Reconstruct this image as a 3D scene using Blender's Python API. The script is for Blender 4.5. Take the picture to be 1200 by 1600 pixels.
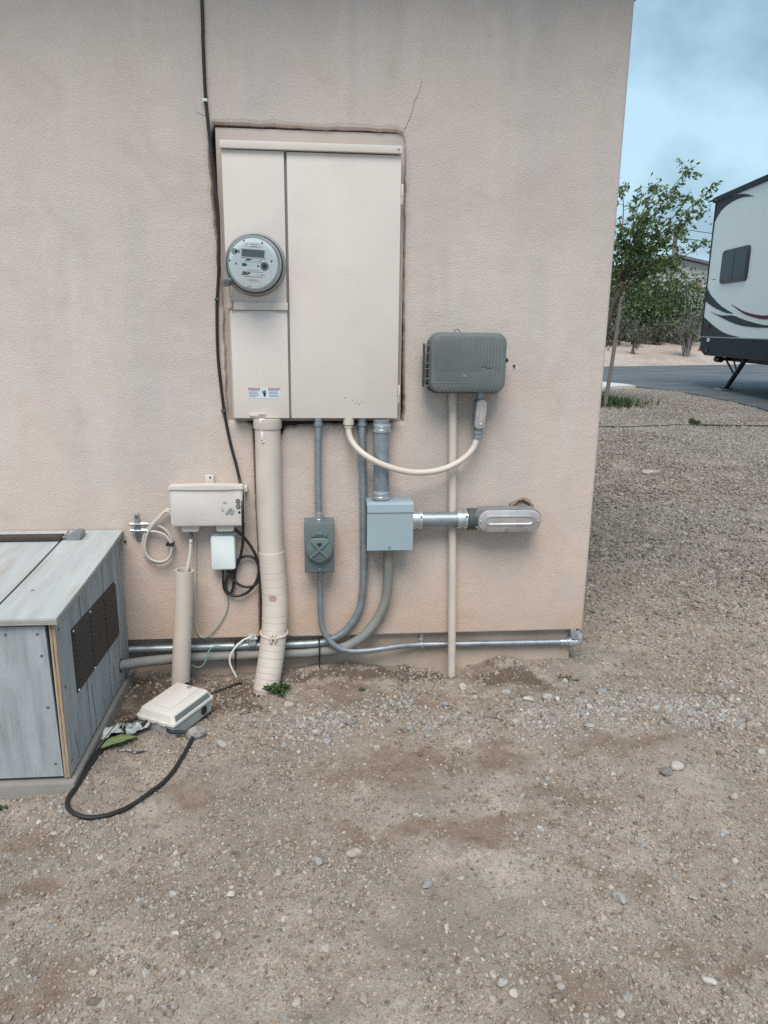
import bpy, bmesh, math, random
import numpy as np
from math import sin, cos, pi, radians
from mathutils import Vector, Matrix

# ------------------------------------------------------------------ clear
for o in list(bpy.data.objects):
    bpy.data.objects.remove(o)
S = bpy.context.scene
COL = S.collection
rnd = random.Random(7)

# ------------------------------------------------------------------ camera
CAM = Vector((0.0, -2.5, 1.2413))
yaw, pitch, roll = radians(5.25), radians(14.13), radians(0.686)
fw = Vector((sin(yaw)*cos(pitch), cos(yaw)*cos(pitch), -sin(pitch)))
rt = Vector((cos(yaw), -sin(yaw), 0))
up = rt.cross(fw)
r2 = rt*cos(roll) + up*sin(roll)
u2 = -rt*sin(roll) + up*cos(roll)
cd = bpy.data.cameras.new('camera')
cam = bpy.data.objects.new('camera', cd); COL.objects.link(cam)
cam.matrix_world = Matrix(((r2.x, u2.x, -fw.x, CAM.x), (r2.y, u2.y, -fw.y, CAM.y), (r2.z, u2.z, -fw.z, CAM.z), (0, 0, 0, 1)))
cd.sensor_fit = 'VERTICAL'; cd.sensor_height = 36; cd.sensor_width = 27
cd.lens = 1150/1600*36
cd.clip_start = 0.05; cd.clip_end = 2000
S.camera = cam

# ------------------------------------------------------------------ sky, sun, exposure
SUN_EL, SUN_AZ = radians(58), radians(-170)     # azimuth measured from +Y towards +X
W = bpy.data.worlds.new('World'); S.world = W; W.use_nodes = True
wn, wl = W.node_tree.nodes, W.node_tree.links
wn.clear()
w_out = wn.new('ShaderNodeOutputWorld'); w_bg = wn.new('ShaderNodeBackground')
w_sky = wn.new('ShaderNodeTexSky'); w_sky.sky_type = 'NISHITA'; w_sky.sun_disc = False
w_sky.sun_elevation = SUN_EL; w_sky.sun_rotation = SUN_AZ
w_sky.air_density = 1.0; w_sky.dust_density = 1.5
w_tc = wn.new('ShaderNodeTexCoord')
w_sep = wn.new('ShaderNodeSeparateXYZ'); wl.new(w_tc.outputs['Generated'], w_sep.inputs[0])
w_z = wn.new('ShaderNodeMath'); w_z.operation = 'ADD'; w_z.inputs[1].default_value = 0.55; wl.new(w_sep.outputs['Z'], w_z.inputs[0])
w_zm = wn.new('ShaderNodeMath'); w_zm.operation = 'MAXIMUM'; w_zm.inputs[1].default_value = 0.1; wl.new(w_z.outputs[0], w_zm.inputs[0])
w_dx = wn.new('ShaderNodeMath'); w_dx.operation = 'DIVIDE'; wl.new(w_sep.outputs['X'], w_dx.inputs[0]); wl.new(w_zm.outputs[0], w_dx.inputs[1])
w_dy = wn.new('ShaderNodeMath'); w_dy.operation = 'DIVIDE'; wl.new(w_sep.outputs['Y'], w_dy.inputs[0]); wl.new(w_zm.outputs[0], w_dy.inputs[1])
w_cmb = wn.new('ShaderNodeCombineXYZ'); w_cmb.inputs[2].default_value = 0.35; wl.new(w_dx.outputs[0], w_cmb.inputs[0]); wl.new(w_dy.outputs[0], w_cmb.inputs[1])
w_n = wn.new('ShaderNodeTexNoise'); w_n.inputs['Scale'].default_value = 3.2; w_n.inputs['Detail'].default_value = 5; w_n.inputs['Roughness'].default_value = 0.5
w_n.inputs['Distortion'].default_value = 0.1
wl.new(w_cmb.outputs[0], w_n.inputs['Vector'])
w_r = wn.new('ShaderNodeValToRGB')
w_r.color_ramp.elements[0].position = 0.39; w_r.color_ramp.elements[0].color = (1.3, 2.05, 2.65, 1)
w_r.color_ramp.elements[1].position = 0.61; w_r.color_ramp.elements[1].color = (2.75, 4.05, 4.75, 1)
wl.new(w_n.outputs['Fac'], w_r.inputs[0])
w_mix = wn.new('ShaderNodeMix'); w_mix.data_type = 'RGBA'; w_mix.inputs[0].default_value = 0.86
wl.new(w_sky.outputs[0], w_mix.inputs[6]); wl.new(w_r.outputs[0], w_mix.inputs[7])
wl.new(w_mix.outputs[2], w_bg.inputs[0]); w_bg.inputs[1].default_value = 0.125
wl.new(w_bg.outputs[0], w_out.inputs[0])

sd = bpy.data.lights.new('sun', 'SUN'); sd.energy = 1.95; sd.angle = radians(34); sd.color = (1.0, 0.925, 0.85)
sun = bpy.data.objects.new('sun', sd); COL.objects.link(sun)
sdir = Vector((sin(SUN_AZ)*cos(SUN_EL), cos(SUN_AZ)*cos(SUN_EL), sin(SUN_EL)))
sun.rotation_euler = sdir.to_track_quat('Z', 'Y').to_euler()
sun.location = sdir*30
S.view_settings.view_transform = 'Standard'; S.view_settings.look = 'None'
S.view_settings.gamma = 1.0; S.view_settings.use_curve_mapping = False
S.view_settings.exposure = 0.72
S.cycles.max_bounces = 5; S.cycles.diffuse_bounces = 3; S.cycles.glossy_bounces = 3; S.cycles.transmission_bounces = 3; S.cycles.transparent_max_bounces = 6
S.cycles.use_denoising = False
S.cycles.caustics_reflective = False; S.cycles.caustics_refractive = False

# ------------------------------------------------------------------ noise
def _hash(ix, iy, seed):
    n = (ix.astype(np.int64)*374761393 + iy.astype(np.int64)*668265263 + seed*974711) & 0x7fffffff
    n = ((n ^ (n >> 13))*1274126177) & 0x7fffffff
    return ((n ^ (n >> 16)) & 0xffff)/65535.0
def vnoise(x, y, seed=0):
    x = np.asarray(x, float); y = np.asarray(y, float)
    ix, iy = np.floor(x), np.floor(y); fx, fy = x-ix, y-iy
    fx = fx*fx*(3-2*fx); fy = fy*fy*(3-2*fy)
    a = _hash(ix, iy, seed); b = _hash(ix+1, iy, seed); c = _hash(ix, iy+1, seed); d = _hash(ix+1, iy+1, seed)
    return (a*(1-fx)+b*fx)*(1-fy) + (c*(1-fx)+d*fx)*fy
def fbm(x, y, seed=0, oct=4):
    x = np.asarray(x, float); y = np.asarray(y, float)
    s = 0; a = 0.5; t = 0
    for k in range(oct):
        s = s + a*vnoise(x, y, seed+k*17); t += a; a *= .5; x = x*2.03+3.1; y = y*2.03+1.7
    return s/t

# ------------------------------------------------------------------ materials
MATS = {}
def mat(name, col, rough=.6, metal=0., var=.12, vscale=6., bump=0., bscale=200., spec=.5, col2=None, c2pos=(.45, .7), dirt=None, dscale=2.5, dpos=(.5, .75), rand=0., alpha=None, stretch=None, coat=0.):
    if name in MATS: return MATS[name]
    m = bpy.data.materials.new(name); m.use_nodes = True
    nt = m.node_tree; n, l = nt.nodes, nt.links
    p = n['Principled BSDF']
    p.inputs['Roughness'].default_value = rough; p.inputs['Metallic'].default_value = metal
    p.inputs['Specular IOR Level'].default_value = spec
    p.inputs['Coat Weight'].default_value = coat
    tc = n.new('ShaderNodeTexCoord'); vec = tc.outputs['Object']
    if stretch:
        mp = n.new('ShaderNodeMapping'); mp.inputs['Scale'].default_value = stretch
        l.new(vec, mp.inputs[0]); vec = mp.outputs[0]
    def noise(scale, det=2.5, rgh=.6):
        t = n.new('ShaderNodeTexNoise'); t.inputs['Scale'].default_value = scale; t.inputs['Detail'].default_value = det
        t.inputs['Roughness'].default_value = rgh; l.new(vec, t.inputs['Vector']); return t
    base = n.new('ShaderNodeRGB'); base.outputs[0].default_value = (*col, 1); out = base.outputs[0]
    def mix(fac, a, b, mode='MIX'):
        x = n.new('ShaderNodeMix'); x.data_type = 'RGBA'; x.blend_type = mode
        if isinstance(fac, float): x.inputs[0].default_value = fac
        else: l.new(fac, x.inputs[0])
        l.new(a, x.inputs[6])
        if isinstance(b, tuple): x.inputs[7].default_value = (*b, 1)
        else: l.new(b, x.inputs[7])
        return x.outputs[2]
    def ramp(src, a, b):
        r = n.new('ShaderNodeMapRange'); r.inputs['From Min'].default_value = a; r.inputs['From Max'].default_value = b
        l.new(src, r.inputs['Value']); return r.outputs[0]
    if col2: out = mix(ramp(noise(vscale*1.7).outputs['Fac'], *c2pos), out, col2)
    if dirt: out = mix(ramp(noise(dscale, 4, .65).outputs['Fac'], *dpos), out, dirt)
    if var:
        t = noise(vscale)
        r = n.new('ShaderNodeMapRange'); r.inputs['From Min'].default_value = .25; r.inputs['From Max'].default_value = .75
        r.inputs['To Min'].default_value = 1-var; r.inputs['To Max'].default_value = 1+var
        l.new(t.outputs['Fac'], r.inputs['Value'])
        cm = n.new('ShaderNodeCombineXYZ')
        for k in range(3): l.new(r.outputs[0], cm.inputs[k])
        out = mix(1.0, out, cm.outputs[0], 'MULTIPLY')
        rr = n.new('ShaderNodeMapRange'); rr.inputs['To Min'].default_value = max(.02, rough-.1); rr.inputs['To Max'].default_value = min(1, rough+.1)
        l.new(t.outputs['Fac'], rr.inputs['Value']); l.new(rr.outputs[0], p.inputs['Roughness'])
    if rand:
        oi = n.new('ShaderNodeObjectInfo')
        hs = n.new('ShaderNodeHueSaturation'); l.new(out, hs.inputs['Color'])
        r = n.new('ShaderNodeMapRange'); r.inputs['To Min'].default_value = 1-rand; r.inputs['To Max'].default_value = 1+rand
        l.new(oi.outputs['Random'], r.inputs['Value']); l.new(r.outputs[0], hs.inputs['Value']); out = hs.outputs[0]
    l.new(out, p.inputs['Base Color'])
    if bump:
        b = n.new('ShaderNodeBump'); b.inputs['Strength'].default_value = bump; b.inputs['Distance'].default_value = .002
        l.new(noise(bscale, 1.5).outputs['Fac'], b.inputs['Height']); l.new(b.outputs[0], p.inputs['Normal'])
    MATS[name] = m
    return m

def nodes_of(name):
    m = bpy.data.materials.new(name); m.use_nodes = True; MATS[name] = m
    return m, m.node_tree.nodes, m.node_tree.links, m.node_tree.nodes['Principled BSDF']

def N(n, l, kind, ins=None, **props):
    x = n.new(kind)
    for k, v in props.items(): setattr(x, k, v)
    for k, v in (ins or {}).items():
        if isinstance(v, bpy.types.NodeSocket): l.new(v, x.inputs[k])
        else: x.inputs[k].default_value = v
    return x
def MIXC(n, l, fac, a, b, mode='MIX'):
    x = n.new('ShaderNodeMix'); x.data_type = 'RGBA'; x.blend_type = mode
    for k, v in ((0, fac), (6, a), (7, b)):
        if isinstance(v, bpy.types.NodeSocket): l.new(v, x.inputs[k])
        elif isinstance(v, tuple): x.inputs[k].default_value = (*v, 1)
        else: x.inputs[k].default_value = v
    return x.outputs[2]
def MAPR(n, l, v, a, b, c=0., d=1.):
    x = n.new('ShaderNodeMapRange')
    for k, q in (('From Min', a), ('From Max', b), ('To Min', c), ('To Max', d)): x.inputs[k].default_value = q
    l.new(v, x.inputs['Value']); return x.outputs[0]

def stucco_material():
    m, n, l, p = nodes_of('stucco')
    tc = n.new('ShaderNodeTexCoord'); v = tc.outputs['Object']
    big = N(n, l, 'ShaderNodeTexNoise', {'Vector': v, 'Scale': 1.6, 'Detail': 4., 'Roughness': .6})
    mp = N(n, l, 'ShaderNodeMapping', {'Vector': v, 'Scale': (3.2, 3.2, .55)})
    streak = N(n, l, 'ShaderNodeTexNoise', {'Vector': mp.outputs[0], 'Scale': 1.5, 'Detail': 3., 'Roughness': .55})
    grain = N(n, l, 'ShaderNodeTexNoise', {'Vector': v, 'Scale': 300., 'Detail': 2., 'Roughness': .6})
    grain2 = N(n, l, 'ShaderNodeTexVoronoi', {'Vector': v, 'Scale': 300.}, feature='F1')
    sep = N(n, l, 'ShaderNodeSeparateXYZ', {0: v})
    # peach tone strengthens low on the wall; its upper edge wanders
    addn = N(n, l, 'ShaderNodeMath', {0: sep.outputs['Z'], 1: MAPR(n, l, big.outputs['Fac'], .3, .7, -.3, .3)}, operation='ADD')
    low_warm = MAPR(n, l, addn.outputs[0], .1, 1.1, 1., 0.)
    c = MIXC(n, l, MAPR(n, l, streak.outputs['Fac'], .42, .62), (.622, .538, .488), (.565, .508, .475))
    c = MIXC(n, l, MAPR(n, l, big.outputs['Fac'], .52, .78), c, (.52, .455, .42))
    f = N(n, l, 'ShaderNodeMath', {0: low_warm, 1: .6}, operation='MULTIPLY')
    c = MIXC(n, l, f.outputs[0], c, (.69, .500, .385))
    pale = N(n, l, 'ShaderNodeTexNoise', {'Vector': mp.outputs[0], 'Scale': 2.3, 'Detail': 3., 'Roughness': .6})
    fp = N(n, l, 'ShaderNodeMath', {0: MAPR(n, l, pale.outputs['Fac'], .55, .78), 1: .5}, operation='MULTIPLY')
    c = MIXC(n, l, fp.outputs[0], c, (.70, .635, .59))
    g = MAPR(n, l, grain.outputs['Fac'], .34, .66, .89, 1.08)
    cg = N(n, l, 'ShaderNodeCombineXYZ', {0: g, 1: g, 2: g})
    c = MIXC(n, l, 1.0, c, cg.outputs[0], 'MULTIPLY')
    # trowel passes and dirt splashed up from the drip line
    tro = N(n, l, 'ShaderNodeTexNoise', {'Vector': v, 'Scale': 5.5, 'Detail': 3., 'Roughness': .6, 'Distortion': 1.2})
    ft = N(n, l, 'ShaderNodeMath', {0: MAPR(n, l, tro.outputs['Fac'], .5, .72), 1: .35}, operation='MULTIPLY')
    c = MIXC(n, l, ft.outputs[0], c, (.50, .42, .37))
    spz = N(n, l, 'ShaderNodeMath', {0: sep.outputs['Z'], 1: MAPR(n, l, tro.outputs['Fac'], .3, .7, -.09, .09)}, operation='ADD')
    fs = N(n, l, 'ShaderNodeMath', {0: MAPR(n, l, spz.outputs[0], .14, .34, 1., 0.), 1: .42}, operation='MULTIPLY')
    c = MIXC(n, l, fs.outputs[0], c, (.50, .34, .25))
    l.new(c, p.inputs['Base Color'])
    h = N(n, l, 'ShaderNodeMath', {0: grain.outputs['Fac'], 1: grain2.outputs['Distance']}, operation='ADD')
    b = N(n, l, 'ShaderNodeBump', {'Height': h.outputs[0], 'Strength': .5, 'Distance': .0022})
    wv = N(n, l, 'ShaderNodeTexNoise', {'Vector': v, 'Scale': 9., 'Detail': 3.})
    b2 = N(n, l, 'ShaderNodeBump', {'Height': wv.outputs['Fac'], 'Strength': .22, 'Distance': .02, 'Normal': b.outputs[0]})
    l.new(b2.outputs[0], p.inputs['Normal'])
    p.inputs['Roughness'].default_value = .92; p.inputs['Specular IOR Level'].default_value = .2
    return m

def soil_material(name, far=False):
    m, n, l, p = nodes_of(name)
    tc = n.new('ShaderNodeTexCoord'); v = tc.outputs['Object']
    a = N(n, l, 'ShaderNodeTexNoise', {'Vector': v, 'Scale': 2.6, 'Detail': 5., 'Roughness': .62})
    b_ = N(n, l, 'ShaderNodeTexNoise', {'Vector': v, 'Scale': 1.1, 'Detail': 4., 'Roughness': .6})
    dk = N(n, l, 'ShaderNodeTexNoise', {'Vector': v, 'Scale': 2.6, 'Detail': 6., 'Roughness': .68, 'Distortion': .4})
    fine = N(n, l, 'ShaderNodeTexNoise', {'Vector': v, 'Scale': 190., 'Detail': 3.5, 'Roughness': .75})
    grit = N(n, l, 'ShaderNodeTexVoronoi', {'Vector': v, 'Scale': 190.})
    c = MIXC(n, l, MAPR(n, l, a.outputs['Fac'], .42, .60), (.285, .240, .200), (.435, .370, .312))
    c = MIXC(n, l, MAPR(n, l, b_.outputs['Fac'], .50, .68), c, (.335, .275, .226))
    c = MIXC(n, l, MAPR(n, l, dk.outputs['Fac'], .56, .70), c, (.20, .145, .108))
    ab = n.new('ShaderNodeAttribute'); ab.attribute_name = 'brown'; ad = n.new('ShaderNodeAttribute'); ad.attribute_name = 'damp'
    brk = N(n, l, 'ShaderNodeTexNoise', {'Vector': v, 'Scale': 26., 'Detail': 4., 'Roughness': .7})
    bo = MAPR(n, l, brk.outputs['Fac'], .25, .75, -.55, .55)
    f1 = N(n, l, 'ShaderNodeMath', {0: ab.outputs['Fac'], 1: bo}, operation='ADD'); f2 = N(n, l, 'ShaderNodeMath', {0: ad.outputs['Fac'], 1: bo}, operation='ADD')
    c = MIXC(n, l, MAPR(n, l, f1.outputs[0], .18, 1.0), c, (.258, .192, .147)); c = MIXC(n, l, MAPR(n, l, f2.outputs[0], .1, .7), c, (.14, .10, .075))
    g = MAPR(n, l, fine.outputs['Fac'], .3, .7, .72, 1.2)
    cg = N(n, l, 'ShaderNodeCombineXYZ', {0: g, 1: g, 2: g})
    c = MIXC(n, l, 1.0, c, cg.outputs[0], 'MULTIPLY')
    # loose grains of stone, each its own tone
    gm = MAPR(n, l, grit.outputs['Distance'], .30, .38, 1., 0.)
    sepc = N(n, l, 'ShaderNodeSeparateColor', {0: grit.outputs['Color']})
    pick = MAPR(n, l, sepc.outputs[0], .6, .64)
    gf = N(n, l, 'ShaderNodeMath', {0: gm, 1: pick}, operation='MULTIPLY')
    gcol = MIXC(n, l, sepc.outputs[1], (.28, .245, .215), (.52, .46, .40))
    gf2 = N(n, l, 'ShaderNodeMath', {0: gf.outputs[0], 1: .8}, operation='MULTIPLY')
    c = MIXC(n, l, gf2.outputs[0], c, gcol)
    l.new(c, p.inputs['Base Color'])
    hh = N(n, l, 'ShaderNodeMath', {0: fine.outputs['Fac'], 1: gf.outputs[0]}, operation='ADD')
    bp = N(n, l, 'ShaderNodeBump', {'Height': hh.outputs[0], 'Strength': .9, 'Distance': .004})
    l.new(bp.outputs[0], p.inputs['Normal'])
    p.inputs['Roughness'].default_value = .95; p.inputs['Specular IOR Level'].default_value = .15
    return m

def pebble_material(name='pebble', pale=None):
    m, n, l, p = nodes_of(name)
    oi = n.new('ShaderNodeObjectInfo'); tc = n.new('ShaderNodeTexCoord')
    r = n.new('ShaderNodeValToRGB'); e = r.color_ramp.elements
    e[0].position = 0; e[0].color = (.16, .13, .105, 1)
    e[1].position = 1; e[1].color = (.47, .415, .36, 1)
    for pos, c in ((.12, (.235, .19, .152)), (.34, (.345, .285, .23)), (.5, (.29, .248, .212)), (.62, (.355, .27, .205)), (.74, (.305, .29, .275)), (.9, (.425, .365, .305))):
        x = e.new(pos); x.color = (*c, 1)
    if pale:
        for q, c in zip(sorted(e, key=lambda z: z.position), pale): q.color = (*c, 1)
    l.new(oi.outputs['Random'], r.inputs[0])
    t = N(n, l, 'ShaderNodeTexNoise', {'Vector': tc.outputs['Object'], 'Scale': 2.2, 'Detail': 4.})
    g = MAPR(n, l, t.outputs['Fac'], .3, .7, .78, 1.18)
    cg = N(n, l, 'ShaderNodeCombineXYZ', {0: g, 1: g, 2: g})
    l.new(MIXC(n, l, 1.0, r.outputs[0], cg.outputs[0], 'MULTIPLY'), p.inputs['Base Color'])
    p.inputs['Roughness'].default_value = .85; p.inputs['Specular IOR Level'].default_value = .25
    return m

def leaf_material(name, c1, c2, trans=.25):
    m, n, l, p = nodes_of(name)
    at = n.new('ShaderNodeAttribute'); at.attribute_name = 'tone'
    c = MIXC(n, l, at.outputs['Fac'], c1, c2)
    l.new(c, p.inputs['Base Color']); p.inputs['Roughness'].default_value = .5
    tr = n.new('ShaderNodeBsdfTranslucent'); l.new(c, tr.inputs[0])
    mx = n.new('ShaderNodeMixShader'); mx.inputs[0].default_value = trans
    l.new(p.outputs[0], mx.inputs[1]); l.new(tr.outputs[0], mx.inputs[2])
    l.new(mx.outputs[0], n['Material Output'].inputs[0])
    return m

M_STUCCO = stucco_material(); M_SOIL = soil_material('soil'); M_PEB = pebble_material(); M_PEBP = pebble_material('washed_pebble', ((.24, .23, .22), (.34, .325, .305), (.41, .39, .365), (.28, .28, .28), (.37, .335, .295), (.32, .325, .325), (.45, .43, .405), (.50, .48, .455)))
M_PEBY = pebble_material('yard_pebble', ((.12, .105, .09), (.21, .185, .16), (.29, .255, .222), (.24, .218, .195), (.30, .25, .205), (.26, .25, .24), (.36, .325, .29), (.42, .385, .345)))
M_PANEL = mat('panel_paint', (.70, .628, .58), .42, var=.05, vscale=3, bump=.18, bscale=5, dirt=(.62, .555, .515), dpos=(.5, .8))
M_PANELD = mat('panel_paint_shaded', (.50, .425, .375), .6, var=.08)  # same tan as the doors, darkened: recess shade put into the colour
M_PVC = mat('tan_pvc', (.65, .57, .503), .5, var=.06, vscale=9, dirt=(.47, .40, .34), dpos=(.55, .8))
M_GALV = mat('galvanised', (.33, .375, .415), .46, .65, var=.16, vscale=26, dirt=(.24, .26, .28), dscale=14, dpos=(.52, .72))
M_GALVB = mat('bright_galvanised', (.62, .66, .70), .3, .85, var=.12, vscale=40)
M_ALU = mat('cast_aluminium', (.30, .31, .325), .5, .5, var=.12, vscale=30, bump=.2, bscale=400)
M_ALUP = mat('stamped_cover', (.55, .535, .53), .42, .55, var=.1, vscale=18, col2=(.50, .41, .40), c2pos=(.5, .66))
M_GREYBOX = mat('grey_plastic', (.135, .155, .158), .55, var=.08, vscale=10, dirt=(.17, .18, .175), dpos=(.5, .75))
M_GREYD = mat('dark_grey_plastic', (.07, .078, .08), .6)
M_GREENG = mat('green_grey_paint', (.13, .165, .165), .45, var=.1, vscale=14)
M_BLUEG = mat('blue_grey_paint', (.34, .42, .46), .42, var=.04, vscale=6)
M_FLEX = mat('grey_liquidtight', (.23, .235, .225), .6, var=.1, vscale=20, dirt=(.32, .28, .235), dscale=9, dpos=(.45, .7))
M_BLACK = mat('black_rubber', (.018, .018, .02), .5, var=.1)
M_BLACKM = mat('black_metal', (.02, .021, .023), .45, var=.1)
M_WHITEP = mat('white_plastic', (.76, .81, .80), .4, var=.03)
M_NID = mat('tan_box_plastic', (.68, .625, .585), .5, var=.05, dirt=(.52, .46, .41), dpos=(.55, .8))
M_COAX = mat('cream_coax', (.58, .53, .47), .45, var=.06)
M_GREENW = mat('green_wire', (.14, .30, .24), .5)
M_WHITEW = mat('white_wire', (.72, .72, .69), .5)
M_WOOD = mat('grey_painted_ply', (.36, .388, .405), .75, var=.16, vscale=5, stretch=(5, 5, .7), dirt=(.255, .275, .28), dscale=9, dpos=(.48, .72), bump=.5, bscale=120)
M_WOODT = mat('grey_painted_lid', (.44, .468, .48), .7, var=.12, vscale=4, stretch=(6, .7, 6), dirt=(.42, .39, .355), dscale=6, dpos=(.5, .75), bump=.45, bscale=110)
M_PLY = mat('raw_plywood_edge', (.38, .27, .18), .85, var=.3, vscale=14, stretch=(14, 14, .8), col2=(.20, .125, .075))
M_PLYL = mat('weathered_edge', (.40, .37, .33), .85, var=.25, vscale=14, stretch=(2, 2, 30))
M_VENT = mat('dark_vent', (.035, .031, .030), .6, var=.2, vscale=20)
M_CONC = mat('concrete', (.27, .25, .228), .9, var=.15, vscale=9, bump=.6, bscale=150, dirt=(.24, .21, .18))
M_FOUND = mat('painted_foundation', (.52, .415, .335), .9, var=.12, vscale=7, bump=.6, bscale=160, dirt=(.40, .30, .225), dscale=4, dpos=(.45, .7))
M_ROD = mat('rusty_bar', (.06, .045, .04), .75, var=.3, vscale=20)
M_ASPH = mat('asphalt', (.095, .107, .12), .8, var=.25, vscale=1.2, bump=.5, bscale=120, stretch=(.6, 2.2, 1), dirt=(.14, .152, .165), dscale=.8, dpos=(.45, .7))
M_WHITEC = mat('pale_concrete', (.56, .58, .58), .85, var=.06, vscale=2)
M_RVW = mat('white_fibreglass', (.80, .815, .79), .4, var=.0, spec=.3)
M_RVD = mat('dark_grey_decal', (.030, .036, .046), .55, var=.05, spec=.2)
M_RVB = mat('slate_skirt', (.022, .028, .036), .6, var=.08, spec=.2)
M_RED = mat('maroon_decal', (.11, .012, .025), .55, var=.05, spec=.2)
M_GLASSD = mat('tinted_glass', (.016, .025, .036), .2, var=.0, spec=.18)
M_BARK = mat('bark', (.115, .085, .07), .9, var=.3, vscale=30, bump=.5, bscale=90)
M_STAKE = mat('weathered_stake', (.17, .145, .125), .85, var=.2, vscale=12)
M_CRACK = mat('crack_shadow', (.17, .13, .105), .95)

# ------------------------------------------------------------------ geometry helpers
def mesh_from(name, verts, faces, smooth=35):
    me = bpy.data.meshes.new(name); me.from_pydata([tuple(v) for v in verts], [], faces); me.update()
    bm = bmesh.new(); bm.from_mesh(me); bmesh.ops.recalc_face_normals(bm, faces=bm.faces[:]); bm.to_mesh(me); bm.free()
    if smooth:
        me.polygons.foreach_set('use_smooth', [True]*len(me.polygons)); me.set_sharp_from_angle(angle=radians(smooth))
    return me

class G:
    """collects shapes of ONE part"""
    def __init__(s): s.v = []; s.f = []
    def add(s, vs, fs):
        k = len(s.v); s.v += [Vector(q) for q in vs]; s.f += [tuple(i+k for i in f) for f in fs]; return s
    def box(s, x0, x1, y0, y1, z0, z1, bev=0.0, rot=None):
        bm = bmesh.new(); bmesh.ops.create_cube(bm, size=1.0)
        for v in bm.verts:
            v.co = Vector(((x0+x1)/2+v.co.x*(x1-x0), (y0+y1)/2+v.co.y*(y1-y0), (z0+z1)/2+v.co.z*(z1-z0)))
        if bev: bmesh.ops.bevel(bm, geom=bm.edges[:], offset=bev, segments=2, affect='EDGES', profile=.6)
        if rot: bmesh.ops.transform(bm, matrix=rot, verts=bm.verts[:])
        bm.verts.index_update()
        s.add([v.co.copy() for v in bm.verts], [tuple(v.index for v in f.verts) for f in bm.faces]); bm.free(); return s
    def loft(s, loops, cap0=True, cap1=True, closed=True):
        k = len(s.v); n = len(loops[0])
        for L in loops: s.v += [Vector(q) for q in L]
        for i in range(len(loops)-1):
            for j in range(n if closed else n-1):
                a = k+i*n+j; b = k+i*n+(j+1) % n
                s.f.append((a, b, b+n, a+n))
        if cap0: s.f.append(tuple(k+j for j in range(n))[::-1])
        if cap1: s.f.append(tuple(k+(len(loops)-1)*n+j for j in range(n)))
        return s
    def tube(s, path, r, seg=14, caps=True):
        P = [Vector(q) for q in path]; R = r if isinstance(r, (list, tuple)) else [r]*len(P)
        loops = []; nrm = None
        for i, p in enumerate(P):
            t = (P[min(i+1, len(P)-1)]-P[max(i-1, 0)]).normalized()
            if nrm is None:
                nrm = t.orthogonal().normalized()
            nrm = (nrm - t*nrm.dot(t)).normalized(); b = t.cross(nrm)
            loops.append([p + (nrm*cos(2*pi*j/seg)+b*sin(2*pi*j/seg))*R[i] for j in range(seg)])
        return s.loft(loops, caps, caps)
    def lathe(s, org, axis, prof, seg=32, cap0=True, cap1=True):
        """prof: (distance along axis, radius)"""
        a = Vector(axis).normalized(); u = a.orthogonal().normalized(); w = a.cross(u); o = Vector(org)
        return s.loft([[o+a*h+(u*cos(2*pi*j/seg)+w*sin(2*pi*j/seg))*rr for j in range(seg)] for h, rr in prof], cap0, cap1)
    def rbox(s, x0, x1, z0, z1, yb, yf, r, e=.004, seg=5):
        """rounded rectangle facing -Y with softened front edge"""
        def ring(i, y):
            L = []; rr = max(r-i, .0005)
            for cx, cz, a0 in ((x1-r, z1-r, 0), (x0+r, z1-r, 90), (x0+r, z0+r, 180), (x1-r, z0+r, 270)):
                for k in range(seg+1):
                    a = radians(a0+90*k/seg); L.append((cx+rr*cos(a), y, cz+rr*sin(a)))
            return L
        return s.loft([ring(0, yb), ring(0, yf+e), ring(e*.3, yf+e*.3), ring(e, yf)])
    def prism(s, pts, y0, y1):
        """polygon in XZ extruded along Y"""
        return s.loft([[(x, y1, z) for x, z in pts], [(x, y0, z) for x, z in pts]])
    def xf(s, M):
        s.v = [M @ v for v in s.v]; return s
    def obj(s, name, m, parent=None, smooth=35):
        o = bpy.data.objects.new(name, mesh_from(name, s.v, s.f, smooth)); COL.objects.link(o)
        o.data.materials.append(m)
        if parent: adopt(o, parent)
        return o

def adopt(o, parent):
    o.parent = parent
    if parent.parent is None: o.matrix_parent_inverse = Matrix.Translation(-parent.location)   # parts keep world coordinates; a part's own frame is the world's

def tag(o, label, cat, group=None, kind=None):
    o['label'] = label
    if cat: o['category'] = cat
    if group: o['group'] = group
    if kind: o['kind'] = kind
    return o
def struct(o, label=None):
    o['kind'] = 'structure'
    if label: o['label'] = label
    return o
def thing(name, label, cat, loc=(0, 0, 0), group=None):
    o = bpy.data.objects.new(name, None); COL.objects.link(o); o.location = loc; o.empty_display_size = .05
    return tag(o, label, cat, group)

def smooth_path(pts, step=6):
    P = [Vector(q) for q in pts]; out = []
    for i in range(len(P)-1):
        p0 = P[max(i-1, 0)]; p1 = P[i]; p2 = P[i+1]; p3 = P[min(i+2, len(P)-1)]
        for k in range(step):
            t = k/step
            out.append(.5*((2*p1)+(-p0+p2)*t+(2*p0-5*p1+4*p2-p3)*t*t+(-p0+3*p1-3*p2+p3)*t**3))
    out.append(P[-1]); return out

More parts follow.
